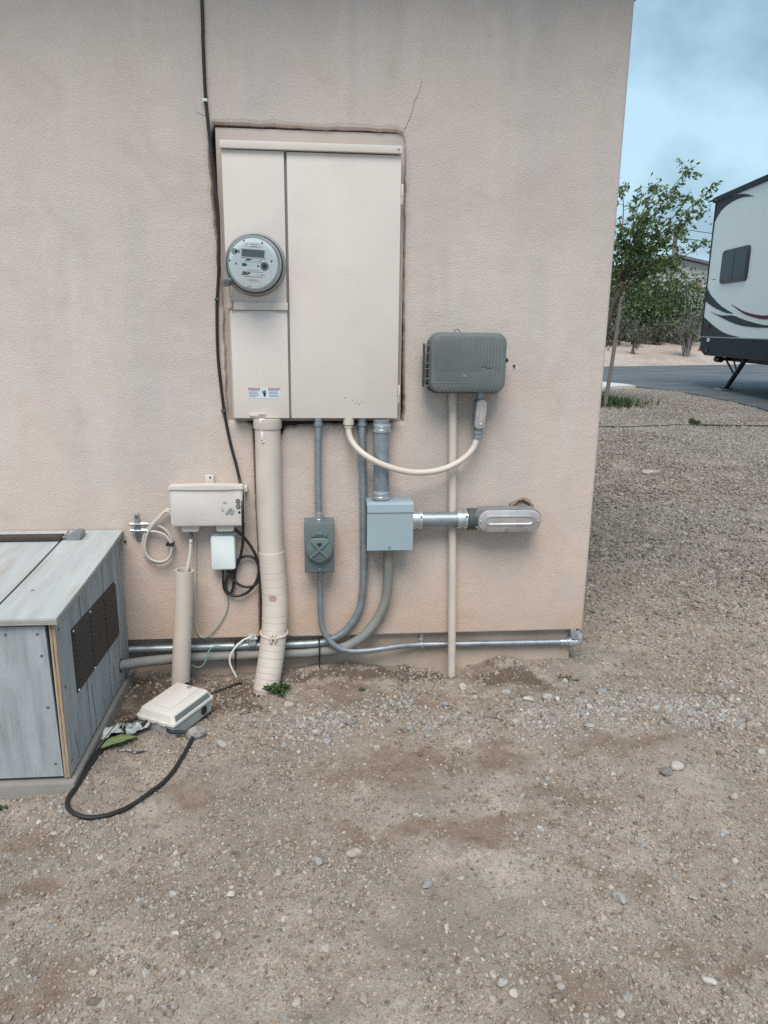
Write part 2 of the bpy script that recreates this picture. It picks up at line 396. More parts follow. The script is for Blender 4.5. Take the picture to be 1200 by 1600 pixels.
def text_geo(body, size, x, z, y, tilt=0., shear=0., bold=0., align='CENTER', sx=1.):
    cu = bpy.data.curves.new('t', 'FONT'); cu.body = body; cu.size = size; cu.align_x = align; cu.align_y = 'CENTER'
    cu.shear = shear; cu.offset = bold; cu.extrude = .00015; cu.resolution_u = 3
    o = bpy.data.objects.new('t', cu); COL.objects.link(o)
    bpy.context.view_layer.update()
    me = bpy.data.meshes.new_from_object(o.evaluated_get(bpy.context.evaluated_depsgraph_get()))
    M = Matrix.Translation((x, y, z)) @ Matrix.Rotation(tilt, 4, 'Y') @ Matrix.Rotation(pi/2, 4, 'X') @ Matrix.Diagonal((sx, 1, 1, 1))
    g = G().add([M @ v.co for v in me.vertices], [tuple(p.vertices) for p in me.polygons])
    bpy.data.objects.remove(o); bpy.data.curves.remove(cu); bpy.data.meshes.remove(me)
    return g

# ================================================================== THE SETTING
def sstep(t): t = np.clip(t, 0, 1); return t*t*(3-2*t)
def ground_z(x, y):
    x = np.asarray(x, float); y = np.asarray(y, float)
    z = .18*sstep((y-1.2)/6.2)
    near = sstep((3.0-np.abs(y))/1.5)*sstep((5-np.abs(x))/2)
    far = 1-sstep((y-6.5)/1.5)
    z = z + near*((fbm(x*2.2, y*2.2, 3)-.5)*.035 + (fbm(x*9, y*9, 9)-.5)*.030 + (fbm(x*34, y*34, 21, 4)-.5)*.014)
    z = z + (1-near)*far*((fbm(x*.8, y*.8, 5)-.5)*.06 + (fbm(x*6, y*6, 8)-.5)*.02)
    z = z*1.0
    # soil heaped against the wall, a hollow by the leaning riser
    z = z + .022*np.exp(-((y-.0)/.07)**2)*(fbm(x*5, y*2, 33)-.35)*2*(y < .3)*(np.abs(x) < 3)
    z = z + .035*np.exp(-((x-.72)/.10)**2-((y+.02)/.07)**2) + .03*np.exp(-((x-.1)/.15)**2-((y-.0)/.05)**2)
    z = z - .02*np.exp(-((x+.35)/.16)**2-((y-.0)/.08)**2)
    z = z + .02*np.exp(-((x+.7)/.1)**2-((y+.7)/.2)**2)
    return z
def gz(x, y): return float(ground_z(np.array([x]), np.array([y]))[0])

def axis(lo, hi, d, out0, out1, g=1.16):
    a = list(np.arange(lo, hi+d/2, d)); s = d
    while a[-1] < out1: s *= g; a.append(min(a[-1]+s, out1))
    s = d; b = [lo]
    while b[-1] > out0: s *= g; b.append(max(b[-1]-s, out0))
    return np.array(b[:0:-1]+a)
def grid_mesh(name, xs, ys, zf):
    X, Y = np.meshgrid(xs, ys); Z = zf(X, Y); nx, ny = len(xs), len(ys)
    co = np.stack([X, Y, Z], -1).reshape(-1, 3)
    i = np.arange((ny-1)*nx).reshape(ny-1, nx)[:, :-1].ravel()
    f = np.stack([i, i+1, i+nx+1, i+nx], -1)
    me = bpy.data.meshes.new(name); me.from_pydata(co.tolist(), [], f.tolist()); me.update()
    me.polygons.foreach_set('use_smooth', [True]*len(me.polygons))
    return me
xs = axis(-1.4, 1.9, .013, -400, 400); ys = axis(-1.75, .25, .013, -200, 900)
go = bpy.data.objects.new('ground', grid_mesh('ground', xs, ys, ground_z)); COL.objects.link(go); go.data.materials.append(M_SOIL)
DIRT = [(.12, -.68, .16, .06), (.26, -.59, .14, .07), (.55, -.56, .08, .07), (-.36, -.72, .10, .06), (-.71, -.91, .12, .05), (-.66, -1.03, .08, .04), (-.54, -1.30, .12, .06), (.72, -1.28, .09, .035), (.70, -1.08, .07, .04), (.52, -1.38, .09, .05), (.82, -1.35, .10, .05), (.68, -.76, .10, .06), (1.46, .0, .09, .05), (1.40, -.24, .10, .05), (1.20, .0, .05, .04), (.26, -.25, .25, .06), (.07, -.17, .16, .05), (.95, -.55, .2, .05), (.3, -.9, .3, .05)]
DAMP = [(-.60, -.10, .12, .12), (-.42, -.14, .16, .10), (-.62, -.30, .08, .12), (-.30, -.24, .09, .05), (-.27, -.06, .08, .06), (.70, -.11, .07, .06), (.60, -.09, .10, .04), (-.05, -.06, .12, .05), (.25, -.03, .2, .04)]
def blots(L, x, y):
    wx_ = x+(fbm(x*7, y*7, 101)-.5)*.22; wy_ = y+(fbm(x*7+9, y*7, 103)-.5)*.22; t = 0*x
    for a, b, sx, sy in L: t = np.maximum(t, np.exp(-((wx_-a)/sx)**2-((wy_-b)/sy)**2))
    return np.clip(t*1.5*(.35+1.2*fbm(x*14, y*14, 107, 5)), 0, 1)
def add_attr(me, nm, fn):
    co = np.empty(len(me.vertices)*3); me.vertices.foreach_get('co', co); co = co.reshape(-1, 3)
    a = me.attributes.new(nm, 'FLOAT', 'POINT'); a.data.foreach_set('value', np.ascontiguousarray(fn(co[:, 0], co[:, 1]), dtype=np.float32))
add_attr(go.data, 'brown', lambda x, y: blots(DIRT, x, y)); add_attr(go.data, 'damp', lambda x, y: blots(DAMP, x, y))
struct(go, 'tan dirt and gravel yard around the stucco wall')

def sheet(name, pts, z, m, thick=.0):
    g = G()
    if thick: g.loft([[(x, y, z-thick) for x, y in pts], [(x, y, z) for x, y in pts]])
    else: g.add([(x, y, z) for x, y in pts], [tuple(range(len(pts)))])
    return g.obj(name, m, None, 0)
road = sheet('road', [(-30, 11.9), (4.6, 11.35), (5.42, 11.25), (6.0, 11.1), (6.2, 10.7), (6.32, 10.2), (6.37, 9.25), (6.31, 8.2), (6.15, 7.1), (5.9, 5.9), (5.3, 4.2), (4.9, 1), (4.6, -12), (40, -12), (60, 60), (16.9, 24.2), (12.1, 20.0), (10.8, 19.4), (8.4, 18.7), (4, 17.8), (-30, 16.5)], .2, M_ASPH, .06)
struct(road, 'dark blue grey asphalt drive beyond the gravel')
pad = sheet('sidewalk', [(2.5, 10.55), (5.2, 10.75), (6.0, 11.1), (5.95, 11.5), (5.83, 11.75), (5.5, 12.6), (2.5, 13.4)], .222, M_WHITEC, .06)
struct(pad, 'pale concrete apron at the edge of the asphalt')

M_BANK = mat('pale_decomposed_granite', (.45, .375, .325), .95, var=.22, vscale=7, bump=.8, bscale=25, dirt=(.36, .275, .225), dscale=.5, dpos=(.42, .66))
def bank_z(x, y):
    s = (y-(18.5+np.clip(x-8.4, -40, 60)*.36))*.94
    return .19 + np.clip(s, -2, 6.0)*.135 + sstep((s-6)/60)*.6 + (fbm(x*.5, y*.5, 41)-.5)*.12*np.clip(s, 0, 1)
bk = bpy.data.objects.new('dirt_bank', grid_mesh('dirt_bank', axis(2, 30, .5, -300, 400), axis(15, 40, .5, 14, 900), bank_z)); COL.objects.link(bk); bk.data.materials.append(M_BANK)
struct(bk, 'pale dirt bank rising behind the asphalt')

# ------------------------------------------------------------------ gravel (uncountable)
def scatter(name, xs, ys, dens, size, label, lo=.5, hi=1.0, seed=0, lift=.0, m=None):
    me = grid_mesh(name, xs, ys, lambda X, Y: ground_z(X, Y)+lift)
    co = np.empty(len(me.vertices)*3); me.vertices.foreach_get('co', co); co = co.reshape(-1, 3)
    for nm, fn in (('dens', dens), ('size', size)):
        a = me.attributes.new(nm, 'FLOAT', 'POINT'); a.data.foreach_set('value', np.ascontiguousarray(fn(co[:, 0], co[:, 1]), dtype=np.float32))
    o = bpy.data.objects.new(name, me); COL.objects.link(o)
    ng = bpy.data.node_groups.new(name, 'GeometryNodeTree'); ng.is_modifier = True
    ng.interface.new_socket('Geometry', in_out='INPUT', socket_type='NodeSocketGeometry')
    ng.interface.new_socket('Geometry', in_out='OUTPUT', socket_type='NodeSocketGeometry')
    n, l = ng.nodes, ng.links
    gi, gout = n.new('NodeGroupInput'), n.new('NodeGroupOutput')
    def attr(nm):
        a = n.new('GeometryNodeInputNamedAttribute'); a.data_type = 'FLOAT'; a.inputs['Name'].default_value = nm; return a.outputs['Attribute']
    d = n.new('GeometryNodeDistributePointsOnFaces'); l.new(gi.outputs[0], d.inputs['Mesh']); l.new(attr('dens'), d.inputs['Density']); d.inputs['Seed'].default_value = seed
    join = n.new('GeometryNodeJoinGeometry')
    for k in range(6):
        ico = n.new('GeometryNodeMeshIcoSphere'); ico.inputs['Radius'].default_value = 1.0; ico.inputs['Subdivisions'].default_value = 2
        sp = n.new('GeometryNodeSetPosition'); l.new(ico.outputs[0], sp.inputs[0])
        nz = n.new('ShaderNodeTexNoise'); nz.noise_dimensions = '4D'; nz.inputs['W'].default_value = k*3.7+seed; nz.inputs['Scale'].default_value = .75; nz.inputs['Detail'].default_value = 1.0
        sb = n.new('ShaderNodeVectorMath'); sb.operation = 'SUBTRACT'; sb.inputs[1].default_value = (.5, .5, .5)
        l.new(nz.outputs['Color'], sb.inputs[0])
        sc = n.new('ShaderNodeVectorMath'); sc.operation = 'SCALE'; sc.inputs['Scale'].default_value = 1.9; l.new(sb.outputs[0], sc.inputs[0])
        l.new(sc.outputs[0], sp.inputs['Offset'])
        sm = n.new('GeometryNodeSetMaterial'); sm.inputs['Material'].default_value = m or M_PEB; l.new(sp.outputs[0], sm.inputs[0])
        gti = n.new('GeometryNodeGeometryToInstance'); l.new(sm.outputs[0], gti.inputs[0]); l.new(gti.outputs[0], join.inputs[0])
    io = n.new('GeometryNodeInstanceOnPoints'); l.new(d.outputs['Points'], io.inputs['Points']); l.new(join.outputs[0], io.inputs['Instance'])
    io.inputs['Pick Instance'].default_value = True
    def rv(a, b, s, t='FLOAT_VECTOR'):
        r = n.new('FunctionNodeRandomValue'); r.data_type = t
        if t == 'FLOAT_VECTOR': r.inputs[0].default_value = a; r.inputs[1].default_value = b; r.inputs['Seed'].default_value = s; return r.outputs[0]
        r.inputs[2].default_value = a; r.inputs[3].default_value = b; r.inputs['Seed'].default_value = s; return r.outputs[1]
    l.new(rv((-.5, -.5, 0), (.5, .5, 6.283), 2+seed), io.inputs['Rotation'])
    pw = n.new('ShaderNodeMath'); pw.operation = 'POWER'; l.new(rv(0., 1., 5+seed, 'FLOAT'), pw.inputs[0]); pw.inputs[1].default_value = 2.6
    mr = n.new('ShaderNodeMapRange'); l.new(pw.outputs[0], mr.inputs['Value']); mr.inputs['To Min'].default_value = lo; mr.inputs['To Max'].default_value = hi
    ml = n.new('ShaderNodeMath'); ml.operation = 'MULTIPLY'; l.new(mr.outputs[0], ml.inputs[0]); l.new(attr('size'), ml.inputs[1])
    vs = n.new('ShaderNodeVectorMath'); vs.operation = 'SCALE'; l.new(rv((.75, .65, .55), (1.25, 1.0, .95), 9+seed), vs.inputs[0]); l.new(ml.outputs[0], vs.inputs['Scale'])
    l.new(vs.outputs[0], io.inputs['Scale'])
    l.new(io.outputs[0], gout.inputs[0])
    md = o.modifiers.new('scatter', 'NODES'); md.node_group = ng
    tag(o, label, 'gravel', kind='stuff')
    return o

def outside(x, y):      # 0 under the building and under the shed slab
    return 1.0*((y < .03) | (x > .95))*~((x < -.69) & (y > -.68))
def band(x, y):         # drip line of washed gravel below the roof edge, and drifts
    c = -.36+.05*np.sin(x*3.1)+.03*np.sin(x*7)
    return np.exp(-((y-c)/.10)**2)*sstep((x+.5)/.3)
def dens_fine(x, y):
    f = fbm(x*2.8, y*2.8, 51, 6)
    bare = 1-.75*np.maximum(blots(DIRT, x, y), .6*blots(DAMP, x, y))
    return bare*outside(x, y)*(4500 + 26000*sstep((f-.42)/.14)*(.3+1.2*fbm(x*11, y*11, 57, 3)) + 24000*band(x, y)*sstep((fbm(x*5, y*5, 77)-.3)/.2))*sstep((y+2.0)/.2)*sstep((2.6-x)/.8)
def size_fine(x, y): return .0024 + .0016*fbm(x*2, y*2, 13) + 0.0018*sstep((x-.9)/.8)
def dens_mid(x, y):
    f = fbm(x*2.9+4, y*2.9, 91, 5)
    return outside(x, y)*(1-.6*blots(DIRT, x, y))*(100 + 1500*sstep((f-.51)/.12) + 2200*band(x, y) + 1500*sstep((x-1.0)/.7)*sstep((fbm(x*2, y*2, 7)-.25)/.3) + 900*sstep((y+.15)/.4)*sstep((x-.95)/.3))*sstep((3.4-x)/.4)*sstep((1.7-y)/.3)
def size_mid(x, y): return .0068 + .003*fbm(x*2, y*2, 19)
def dens_yard(x, y):
    f = fbm(x*1.4+4, y*1.4, 61, 4)
    edge = np.interp(y, [-12, 1, 4.2, 5.9, 7.1, 8.2, 9.25, 10.2, 10.7, 11.1], [4.6, 4.9, 5.3, 5.9, 6.15, 6.31, 6.37, 6.32, 6.2, 6.0])
    soil = 1-.85*np.exp(-((x-4.9)/.75)**2-((y-7.8)/.45)**2)
    return 1.0*((x > .98) & (x < edge-.03) & (y < 10.6))*(1500+3600*sstep((f-.40)/.2))*soil*sstep((y-.2)/1.0)
def size_yard(x, y): return .0075 + .005*fbm(x*2.5, y*2.5, 29) + .0005*np.clip(y, 0, 9)
scatter('gravel', axis(-.9, 1.8, .02, -.95, 2.65), axis(-1.75, .25, .02, -2.2, 1.2), dens_fine, size_fine, 'fine grit scattered over the dirt in front of the wall', .45, 1.6, 1, .0004)
scatter('pea_gravel', axis(-.9, 3.4, .03, -.95, 3.45), axis(-1.75, 1.7, .03, -1.8, 1.75), dens_mid, size_mid, 'small mixed stones drifted along the wall and its corner', .45, 1.4, 2, .0010)
def dens_drip(x, y):
    f = fbm(x*4.2, y*4.2, 131, 5)
    side = np.exp(-((x-1.5)/.35)**2-((y+.30)/.22)**2)
    return outside(x, y)*(9000*band(x, y)*sstep((f-.40)/.14) + 220*sstep((fbm(x*3+7, y*3, 137, 5)-.52)/.1) + 1500*side*sstep((f-.42)/.12) + 2600*np.exp(-((x+.62)/.12)**2-((y+.86)/.10)**2))*sstep((2.2-x)/.4)*sstep((y+1.75)/.2)
scatter('drip_gravel', axis(-.9, 2.2, .02, -.92, 2.22), axis(-1.75, .0, .02, -1.77, .02), dens_drip, lambda x, y: .0042+.003*fbm(x*6, y*6, 23), 'pale washed grey gravel in a drip line parallel to the wall', .45, 1.6, 4, .0012, M_PEBP)
scatter('yard_gravel', axis(.9, 6.5, .08, .85, 6.55), axis(0, 10.7, .08, -.05, 10.75), dens_yard, size_yard, 'grey brown gravel covering the yard right of the building', .5, 1.35, 3, .004, M_PEBY)

# ================================================================== STUCCO BUILDING
bld = thing('stucco_building', 'pinkish beige stucco building with a rough recess around its meter panel', 'building', (0, 3, 0))
def rough_path(ctrl, step=.007, amp=.003, seed=0):
    out = []; s = 0.
    for i in range(len(ctrl)-1):
        (x0, z0, a0), (x1, z1, a1) = ctrl[i], ctrl[i+1]
        L = math.hypot(x1-x0, z1-z0); k = max(1, int(L/step))
        for j in range(k):
            t = j/k; out.append((x0+(x1-x0)*t, z0+(z1-z0)*t, a0+(a1-a0)*t))
    out.append(ctrl[-1]); res = []
    for i, (x, z, a) in enumerate(out):
        n1 = float(fbm(x*30, z*30, seed, 4))-.5; n2 = float(fbm(x*30+50, z*30, seed+5, 4))-.5
        res.append((x+n1*a*3, z+n2*a*3))
    return res
LEDGE = .150
ctrl = [(-.215, LEDGE, .001), (-.207, .40, .001), (-.213, .70, .001), (-.214, .915, .001), (-.240, .926, .002), (-.296, .932, .002), (-.300, .96, .003), (-.296, 1.1, .003), (-.298, 1.29, .003), (-.308, 1.45, .003), (-.316, 1.585, .003), (-.322, 1.76, .003), (-.318, 1.82, .003), (-.308, 1.838, .002), (-.15, 1.836, .0025), (.1, 1.833, .0025), (.25, 1.832, .003), (.272, 1.826, .004), (.281, 1.80, .003), (.283, 1.6, .003), (.287, 1.3, .003), (.291, 1.05, .003), (.294, .955, .003), (.290, .926, .003), (.2, .922, .003), (.05, .918, .004), (-.06, .914, .004), (-.112, .905, .003), (-.142, .86, .001), (-.142, .5, .001), (-.142, LEDGE, .001)]
P0 = rough_path(ctrl, .007, seed=3)
P0[0] = (P0[0][0], LEDGE); P0[-1] = (P0[-1][0], LEDGE)
def offs(P, d, jit=0.):
    out = []
    for i, (x, z) in enumerate(P):
        a = P[max(i-2, 0)]; b = P[min(i+2, len(P)-1)]
        tx, tz = b[0]-a[0], b[1]-a[1]; L = math.hypot(tx, tz) or 1
        dd = d*(1+jit*(float(fbm(x*25, z*25, 71))-.5)*2)
        nx, nz = -tz/L*dd, tx/L*dd
        if i in (0, len(P)-1): nz = 0
        out.append((x+nx, z+nz))
    return out
PA, PB, PC = offs(P0, .016, .5), offs(P0, .006, .4), P0
g = G(); nP = len(P0)
corner = [(.975+.012*sin(radians(a)), .012-.012*cos(radians(a))) for a in (0, 22, 45, 68, 90)]
TOP = 2.81
# front face: one concave polygon that runs round the opening
front = [(-7, 0, LEDGE)] + [(x, 0, z) for x, z in PA] + [(.975, 0, LEDGE), (.975, 0, TOP), (-7, 0, TOP)]
from mathutils.geometry import delaunay_2d_cdt
cv2, _, cf, _, _, _ = delaunay_2d_cdt([Vector((q[0], q[2])) for q in front], [], [list(range(len(front)))], 1, 1e-6)
g.add([(v.x, 0, v.y) for v in cv2], [tuple(f) for f in cf])
g.loft([[(x, 0, z) for x, z in PA], [(x, .0025, z) for x, z in PB], [(x, .012, z) for x, z in PC], [(x, .075, z) for x, z in PC]], False, False, False)
g.loft([[(x, y, LEDGE) for x, y in corner]+[(.987, 7, LEDGE)], [(x, y, TOP) for x, y in corner]+[(.987, 7, TOP)]], False, False, False)
g.add([(-7, 0, TOP), (.975, 0, TOP), (.987, .012, TOP), (.987, 7, TOP), (-7, 7, TOP)], [(0, 1, 2, 3, 4)])
g.add([(-7, 7, 0), (.987, 7, 0), (.987, 7, TOP), (-7, 7, TOP), (-7, 0, 0), (-7, 0, TOP)], [(0, 1, 2, 3), (4, 0, 3, 5)])
for a, b in ((-7, PA[0][0]), (PA[-1][0], .975)):
    g.add([(a, 0, LEDGE), (b, 0, LEDGE), (b, .075, LEDGE), (a, .075, LEDGE)], [(0, 1, 2, 3)])
g.add([(.975, 0, LEDGE), (.987, .012, LEDGE), (.987, 7, LEDGE), (.94, 7, LEDGE), (.94, .0, LEDGE)], [(0, 1, 2, 3, 4)])
g.obj('wall', M_STUCCO, bld, 40)
M_HOLE = mat('raw_wall_back', (.16, .12, .095), .95, var=.3, vscale=20, bump=.6, bscale=90)
G().box(-.34, .31, .076, .10, LEDGE+.01, 1.87).obj('recess_back', M_HOLE, bld, 0)
fd = G(); xsn = [-7, -3, -1.5]+[-1+.03*k for k in range(66)]+[.949]
fd.loft([[(x, .03+.004*(float(fbm(x*9, z*9, 4))-.5), z) for x in xsn] for z in (-.3, .0, .03, .06, .09, .12, .149)], False, False, False)
fd.add([(.949, .03, -.3), (.949, 7, -.3), (.949, 7, .149), (.949, .03, .149)], [(0, 1, 2, 3)])
fd.obj('foundation', M_FOUND, bld, 60)
G().box(-.10, .984, .002, .028, LEDGE-.0035, LEDGE-.0005).obj('weep_screed', mat('screed', (.62, .58, .53), .6), bld, 0)
ck = smooth_path([(.331, -.0006, 1.975), (.326, -.0006, 1.955), (.321, -.0006, 1.940), (.308, -.0006, 1.915), (.303, -.0006, 1.895), (.296, -.0006, 1.872), (.286, -.0006, 1.852), (.279, -.0004, 1.838)], 5)
ck = [(p.x+(float(fbm(p.z*160, 3, 8))-.5)*.006, p.y, p.z) for p in ck]
G().tube(ck, [.0004+.0004*(i/len(ck)) for i in range(len(ck))], 5).obj('crack', M_CRACK, bld)
ck = [(-.356+.004*k, -.0004, 1.865-.0016*k+(float(fbm(k*.9, 1, 3))-.5)*.006) for k in range(9)]
G().tube(ck, .0006, 5).obj('crack', M_CRACK, bld)
for x, z in ((.668, 1.117), (-.663, .514)):
    G().lathe((x, .002, z), (0, -1, 0), [(0, .004), (.006, .004), (.008, .0025)], 10).obj('nail', M_BLACKM, bld)
M_EAVE = mat('eave_board', (.42, .35, .30), .8, var=.08)
G().box(-7.4, 1.36, -.40, -.37, 2.62, 2.82, .004).obj('fascia', M_EAVE, bld)
G().box(-7.4, 1.36, -.37, -.001, 2.66, 2.675).obj('soffit', M_EAVE, bld, 0)
G().box(.9885, 1.36, .0, 7.4, 2.66, 2.675).obj('soffit', M_EAVE, bld, 0)
G().box(1.36, 1.39, -.40, 7.4, 2.62, 2.82, .004).obj('fascia', M_EAVE, bld)
G().loft([[(-7.45, -.44, 2.823), (1.43, -.44, 2.823), (1.43, 7.4, 2.823), (-7.45, 7.4, 2.823)], [(-7.45, -.44, 2.85), (1.43, -.44, 2.85), (1.43, 7.4, 2.85), (-7.45, 7.4, 2.85)], [(-6, 3.4, 3.7), (-.5, 3.4, 3.7), (-.5, 3.6, 3.7), (-6, 3.6, 3.7)]]).obj('roof', mat('shingle', (.20, .16, .14), .9, var=.2), bld, 0)
# torn stucco where the conduit body's hub enters the wall
hp = []; R0 = .040
ring = []
for k in range(5):
    L = []
    for j in range(36):
        a = 2*pi*j/36; nn = .75+.5*float(fbm(3+2.2*cos(a)+k*.3, 3+2.2*sin(a), 15)); rr = (R0*1.2, R0, R0*.9, R0*.8, R0*.1)[k]*nn
        L.append((.722+rr*cos(a), (.001, -.007, -.005, .0, -.0005)[k]-.003*float(fbm(a*4, k, 9))*(k in (1, 2)), .612+rr*.95*sin(a)))
    ring.append(L)
G().loft(ring, False, True).obj('broken_stucco', mat('torn_stucco', (.26, .19, .15), .95, var=.3, vscale=40, bump=.8, bscale=150), bld, 30)

# ================================================================== METER PANEL
pan = thing('electrical_panel', 'beige steel all-in-one meter panel set in the wall recess', 'electrical panel', (0, 0, .94))
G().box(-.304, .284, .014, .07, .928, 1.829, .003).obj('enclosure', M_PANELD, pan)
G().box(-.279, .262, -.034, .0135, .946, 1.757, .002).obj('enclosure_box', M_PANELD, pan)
def capplate(x0, x1, z0, z1, y0, y1, e=.0022): return G().box(x0, x1, y0, y1, z0, z1, e)
hood = capplate(-.284, .267, 1.757, 1.779, -.058, .012, .0025).obj('rain_hood', M_PANEL, pan)
G().lathe((.256, -.058, 1.769), (0, -1, 0), [(0, .0035), (.002, .003), (.0026, .001)], 10).obj('screw', M_GALV, pan)
mc = capplate(-.281, -.0935, 1.292, 1.755, -.046, -.0342).obj('meter_cover', M_PANEL, pan)
capplate(-.270, -.0905, 1.288, 1.312, -.052, -.0465, .0015).obj('cover_lip', M_PANEL, mc)
lc = capplate(-.273, -.0925, .944, 1.287, -.044, -.0342).obj('lower_cover', M_PANEL, pan)
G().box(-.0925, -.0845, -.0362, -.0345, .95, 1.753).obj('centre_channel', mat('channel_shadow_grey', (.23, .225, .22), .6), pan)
dr = capplate(-.0855, .2665, .944, 1.754, -.045, -.0342).obj('breaker_door', M_PANEL, pan)
for z in (1.655, 1.035):
    h = G().box(.2675, .2745, -.042, -.010, z-.018, z+.018, .0015).obj('hinge', M_PANEL, pan)
    G().tube([(.2705, -.038, z-.04), (.2705, -.038, z-.018)], .003, 8).obj('hinge_pin', M_PANEL, h)
rs = random.Random(3)
for x, z in ((.118, 1.004), (.13, .998), (.124, .992), (.138, .991), (.092, 1.012), (.146, .999)):
    G().box(x-.0016-rs.random()*.001, x+.0016, -.0455, -.0449, z-.001, z+.001, rot=None).obj('scuff', M_GREYD, pan, 0)
hs = G().box(-.222, -.172, -.0485, -.0442, .951, .9605, .0012)
hs.box(-.194, -.170, -.054, -.0485, .957, .963, .001).obj('hasp', M_PANEL, pan)
G().box(-.193, -.171, -.058, -.030, .932, .9435, .002).obj('hasp_tongue', M_PANEL, pan)
# warning sticker on the lower cover
st = G().box(-.224, -.120, -.0446, -.04405, 1.009, 1.044).obj('warning_sticker', mat('sticker', (.62, .69, .74), .4, var=.02), lc, 0)
M_STR = mat('sticker_red', (.30, .03, .035), .4); M_INK = mat('sticker_ink', (.06, .09, .2), .5); M_INKK = mat('black_ink', (.02, .02, .025), .5); M_STW = mat('sticker_white', (.8, .8, .8), .4)
for x0, x1, w in ((-.2235, -.1865, 'DANGER'), (-.1585, -.1205, 'WARNING')):
    h = G().box(x0, x1, -.0450, -.0447, 1.0365, 1.0435).obj('red_header', M_STR, lc, 0)
    text_geo('\u25b2', .005, x0+.005, 1.040, -.0453).obj('header_symbol', M_STW, lc, 0) if False else G().prism([(x0+.0025, 1.0377), (x0+.0085, 1.0377), (x0+.0055, 1.0427)], -.0454, -.0451).obj('header_symbol', M_STW, lc, 0)
    text_geo(w, .0062, (x0+.0085+x1)/2, 1.0399, -.0453, bold=.0001).obj('header_lettering', M_STW, lc, 0)
    b = G()
    for k in range(5):
        b.box(x0+.001, x1-.002-.008*rs.random(), -.0450, -.0447, 1.0330-.0046*k, 1.0342-.0046*k)
    b.obj('fine_print', M_INK, lc, 0)
hd = G()
for k, (dx, l_) in enumerate(((-.0040, .006), (-.0015, .009), (.001, .0095), (.0034, .008))): hd.box(-.1715+dx-.0009, -.1715+dx+.0009, -.0450, -.0447, 1.026, 1.026+l_, 0)
hd.prism([(-.1763, 1.027), (-.1670, 1.027), (-.1675, 1.019), (-.1715, 1.0135), (-.1755, 1.019)], -.0452, -.0448)
hd.prism([(-.1805, 1.0355), (-.1795, 1.0355), (-.1765, 1.031), (-.179, 1.031), (-.178, 1.027), (-.1755, 1.031)], -.0452, -.0448)
hd.obj('hand_symbol', M_INKK, lc, 0)
# seal hanging from the hasp
sl = thing('wire_seal', 'small white plastic seal hanging from the panel hasp', 'seal', (-.182, -.062, .87))
G().lathe((-.182, -.060, .936), (0, -1, 0), [(-.006, .0085), (.004, .0085), (.006, .006)], 14).obj('lock_body', M_STW, sl)
G().tube([(-.186, -.0615, .930), (-.186, -.063, .915), (-.1845, -.064, .899)], .0012, 6).tube([(-.178, -.0615, .930), (-.178, -.063, .915), (-.1795, -.064, .899)], .0012, 6).obj('loop', M_STW, sl)
G().box(-.186, -.177, -.067, -.063, .876, .900, .001).prism([(-.180, .878), (-.176, .878), (-.174, .868), (-.184, .866), (-.184, .870), (-.178, .871)], -.067, -.063).obj('tag', M_STW, sl)

# ================================================================== ELECTRIC METER
mx, mz = -.189, 1.4245
T = radians(3)
met = thing('electric_meter', 'round digital electricity meter on the beige panel', 'electric meter', (mx, -.047, mz))
M_COLLAR = mat('meter_collar', (.36, .39, .41), .4, .5, var=.06)
G().lathe((mx, -.0455, mz), (0, -1, 0), [(0, .096), (.004, .096), (.008, .093), (.012, .0905), (.024, .0895), (.026, .0875), (.026, .080)], 64, True, False).obj('collar', M_COLLAR, met)
G().lathe((mx, -.060, mz), (0, -1, 0), [(0, .0875), (.013, .0878), (.014, .0865), (.014, .08)], 64).obj('gasket', M_BLACKM, met)
G().lathe((mx, -.072, mz), (0, -1, 0), [(0, .0835), (.010, .0838), (.012, .0825), (.046, .080), (.052, .079), (.052, .074)], 64, True, False).obj('cover_wall', mat('grey_translucent_cover', (.40, .43, .41), .35, var=.04), met)
M_FACE = mat('meter_face', (.72, .81, .82), .5, var=.03)
YF = -.1225
G().lathe((mx, YF+.004, mz), (0, -1, 0), [(0, .0775), (.004, .0775)], 64).obj('faceplate', M_FACE, met)
def on_face(gm): return gm.xf(Matrix.Translation((mx, 0, mz)) @ Matrix.Rotation(T, 4, 'Y'))
def fr(x0, x1, z0, z1, m, nm, d=.0009, y=YF, par=met): return on_face(G().box(x0, x1, y-d, y-.0001, z0, z1)).obj(nm, m, par, 0)
k_ = .160/1110     # metre per pixel of the enlarged face
def fx(px): return (px-572)*k_
def fz(py): return (608-py)*k_
fr(fx(345), fx(735), fz(295), fz(190), M_STW, 'upper_label')
on_face(text_geo('C', .008, fx(430), fz(240), YF-.0012)).obj('label_mark', mat('grey_ink', (.25, .27, .29), .5), met, 0)
on_face(G().box(fx(490), fx(655), YF-.0012, YF-.0010, fz(240), fz(231)).box(fx(510), fx(650), YF-.0012, YF-.0010, fz(286), fz(272))).obj('fine_print', MATS['grey_ink'], met, 0)
fr(fx(305), fx(825), fz(515), fz(325), mat('bezel', (.62, .69, .71), .4), 'display_bezel', .002)
fr(fx(330), fx(797), fz(490), fz(345), mat('lcd', (.115, .145, .15), .25, var=.15, vscale=90), 'display', .003)
fr(fx(380), fx(740), fz(600), fz(530), M_STW, 'brand_label')
on_face(text_geo('SRP', .0088, fx(462), fz(556), YF-.0012, shear=.4, bold=.0004, sx=1.25)).obj('brand_lettering', M_INKK, met, 0)
on_face(G().box(fx(570), fx(690), YF-.0012, YF-.0010, fz(573), fz(567)).prism([(fx(700), fz(545)), (fx(725), fz(545)), (fx(735), fz(590)), (fx(722), fz(590))], YF-.0013, YF-.0010)).obj('brand_mark', M_INKK, met, 0)
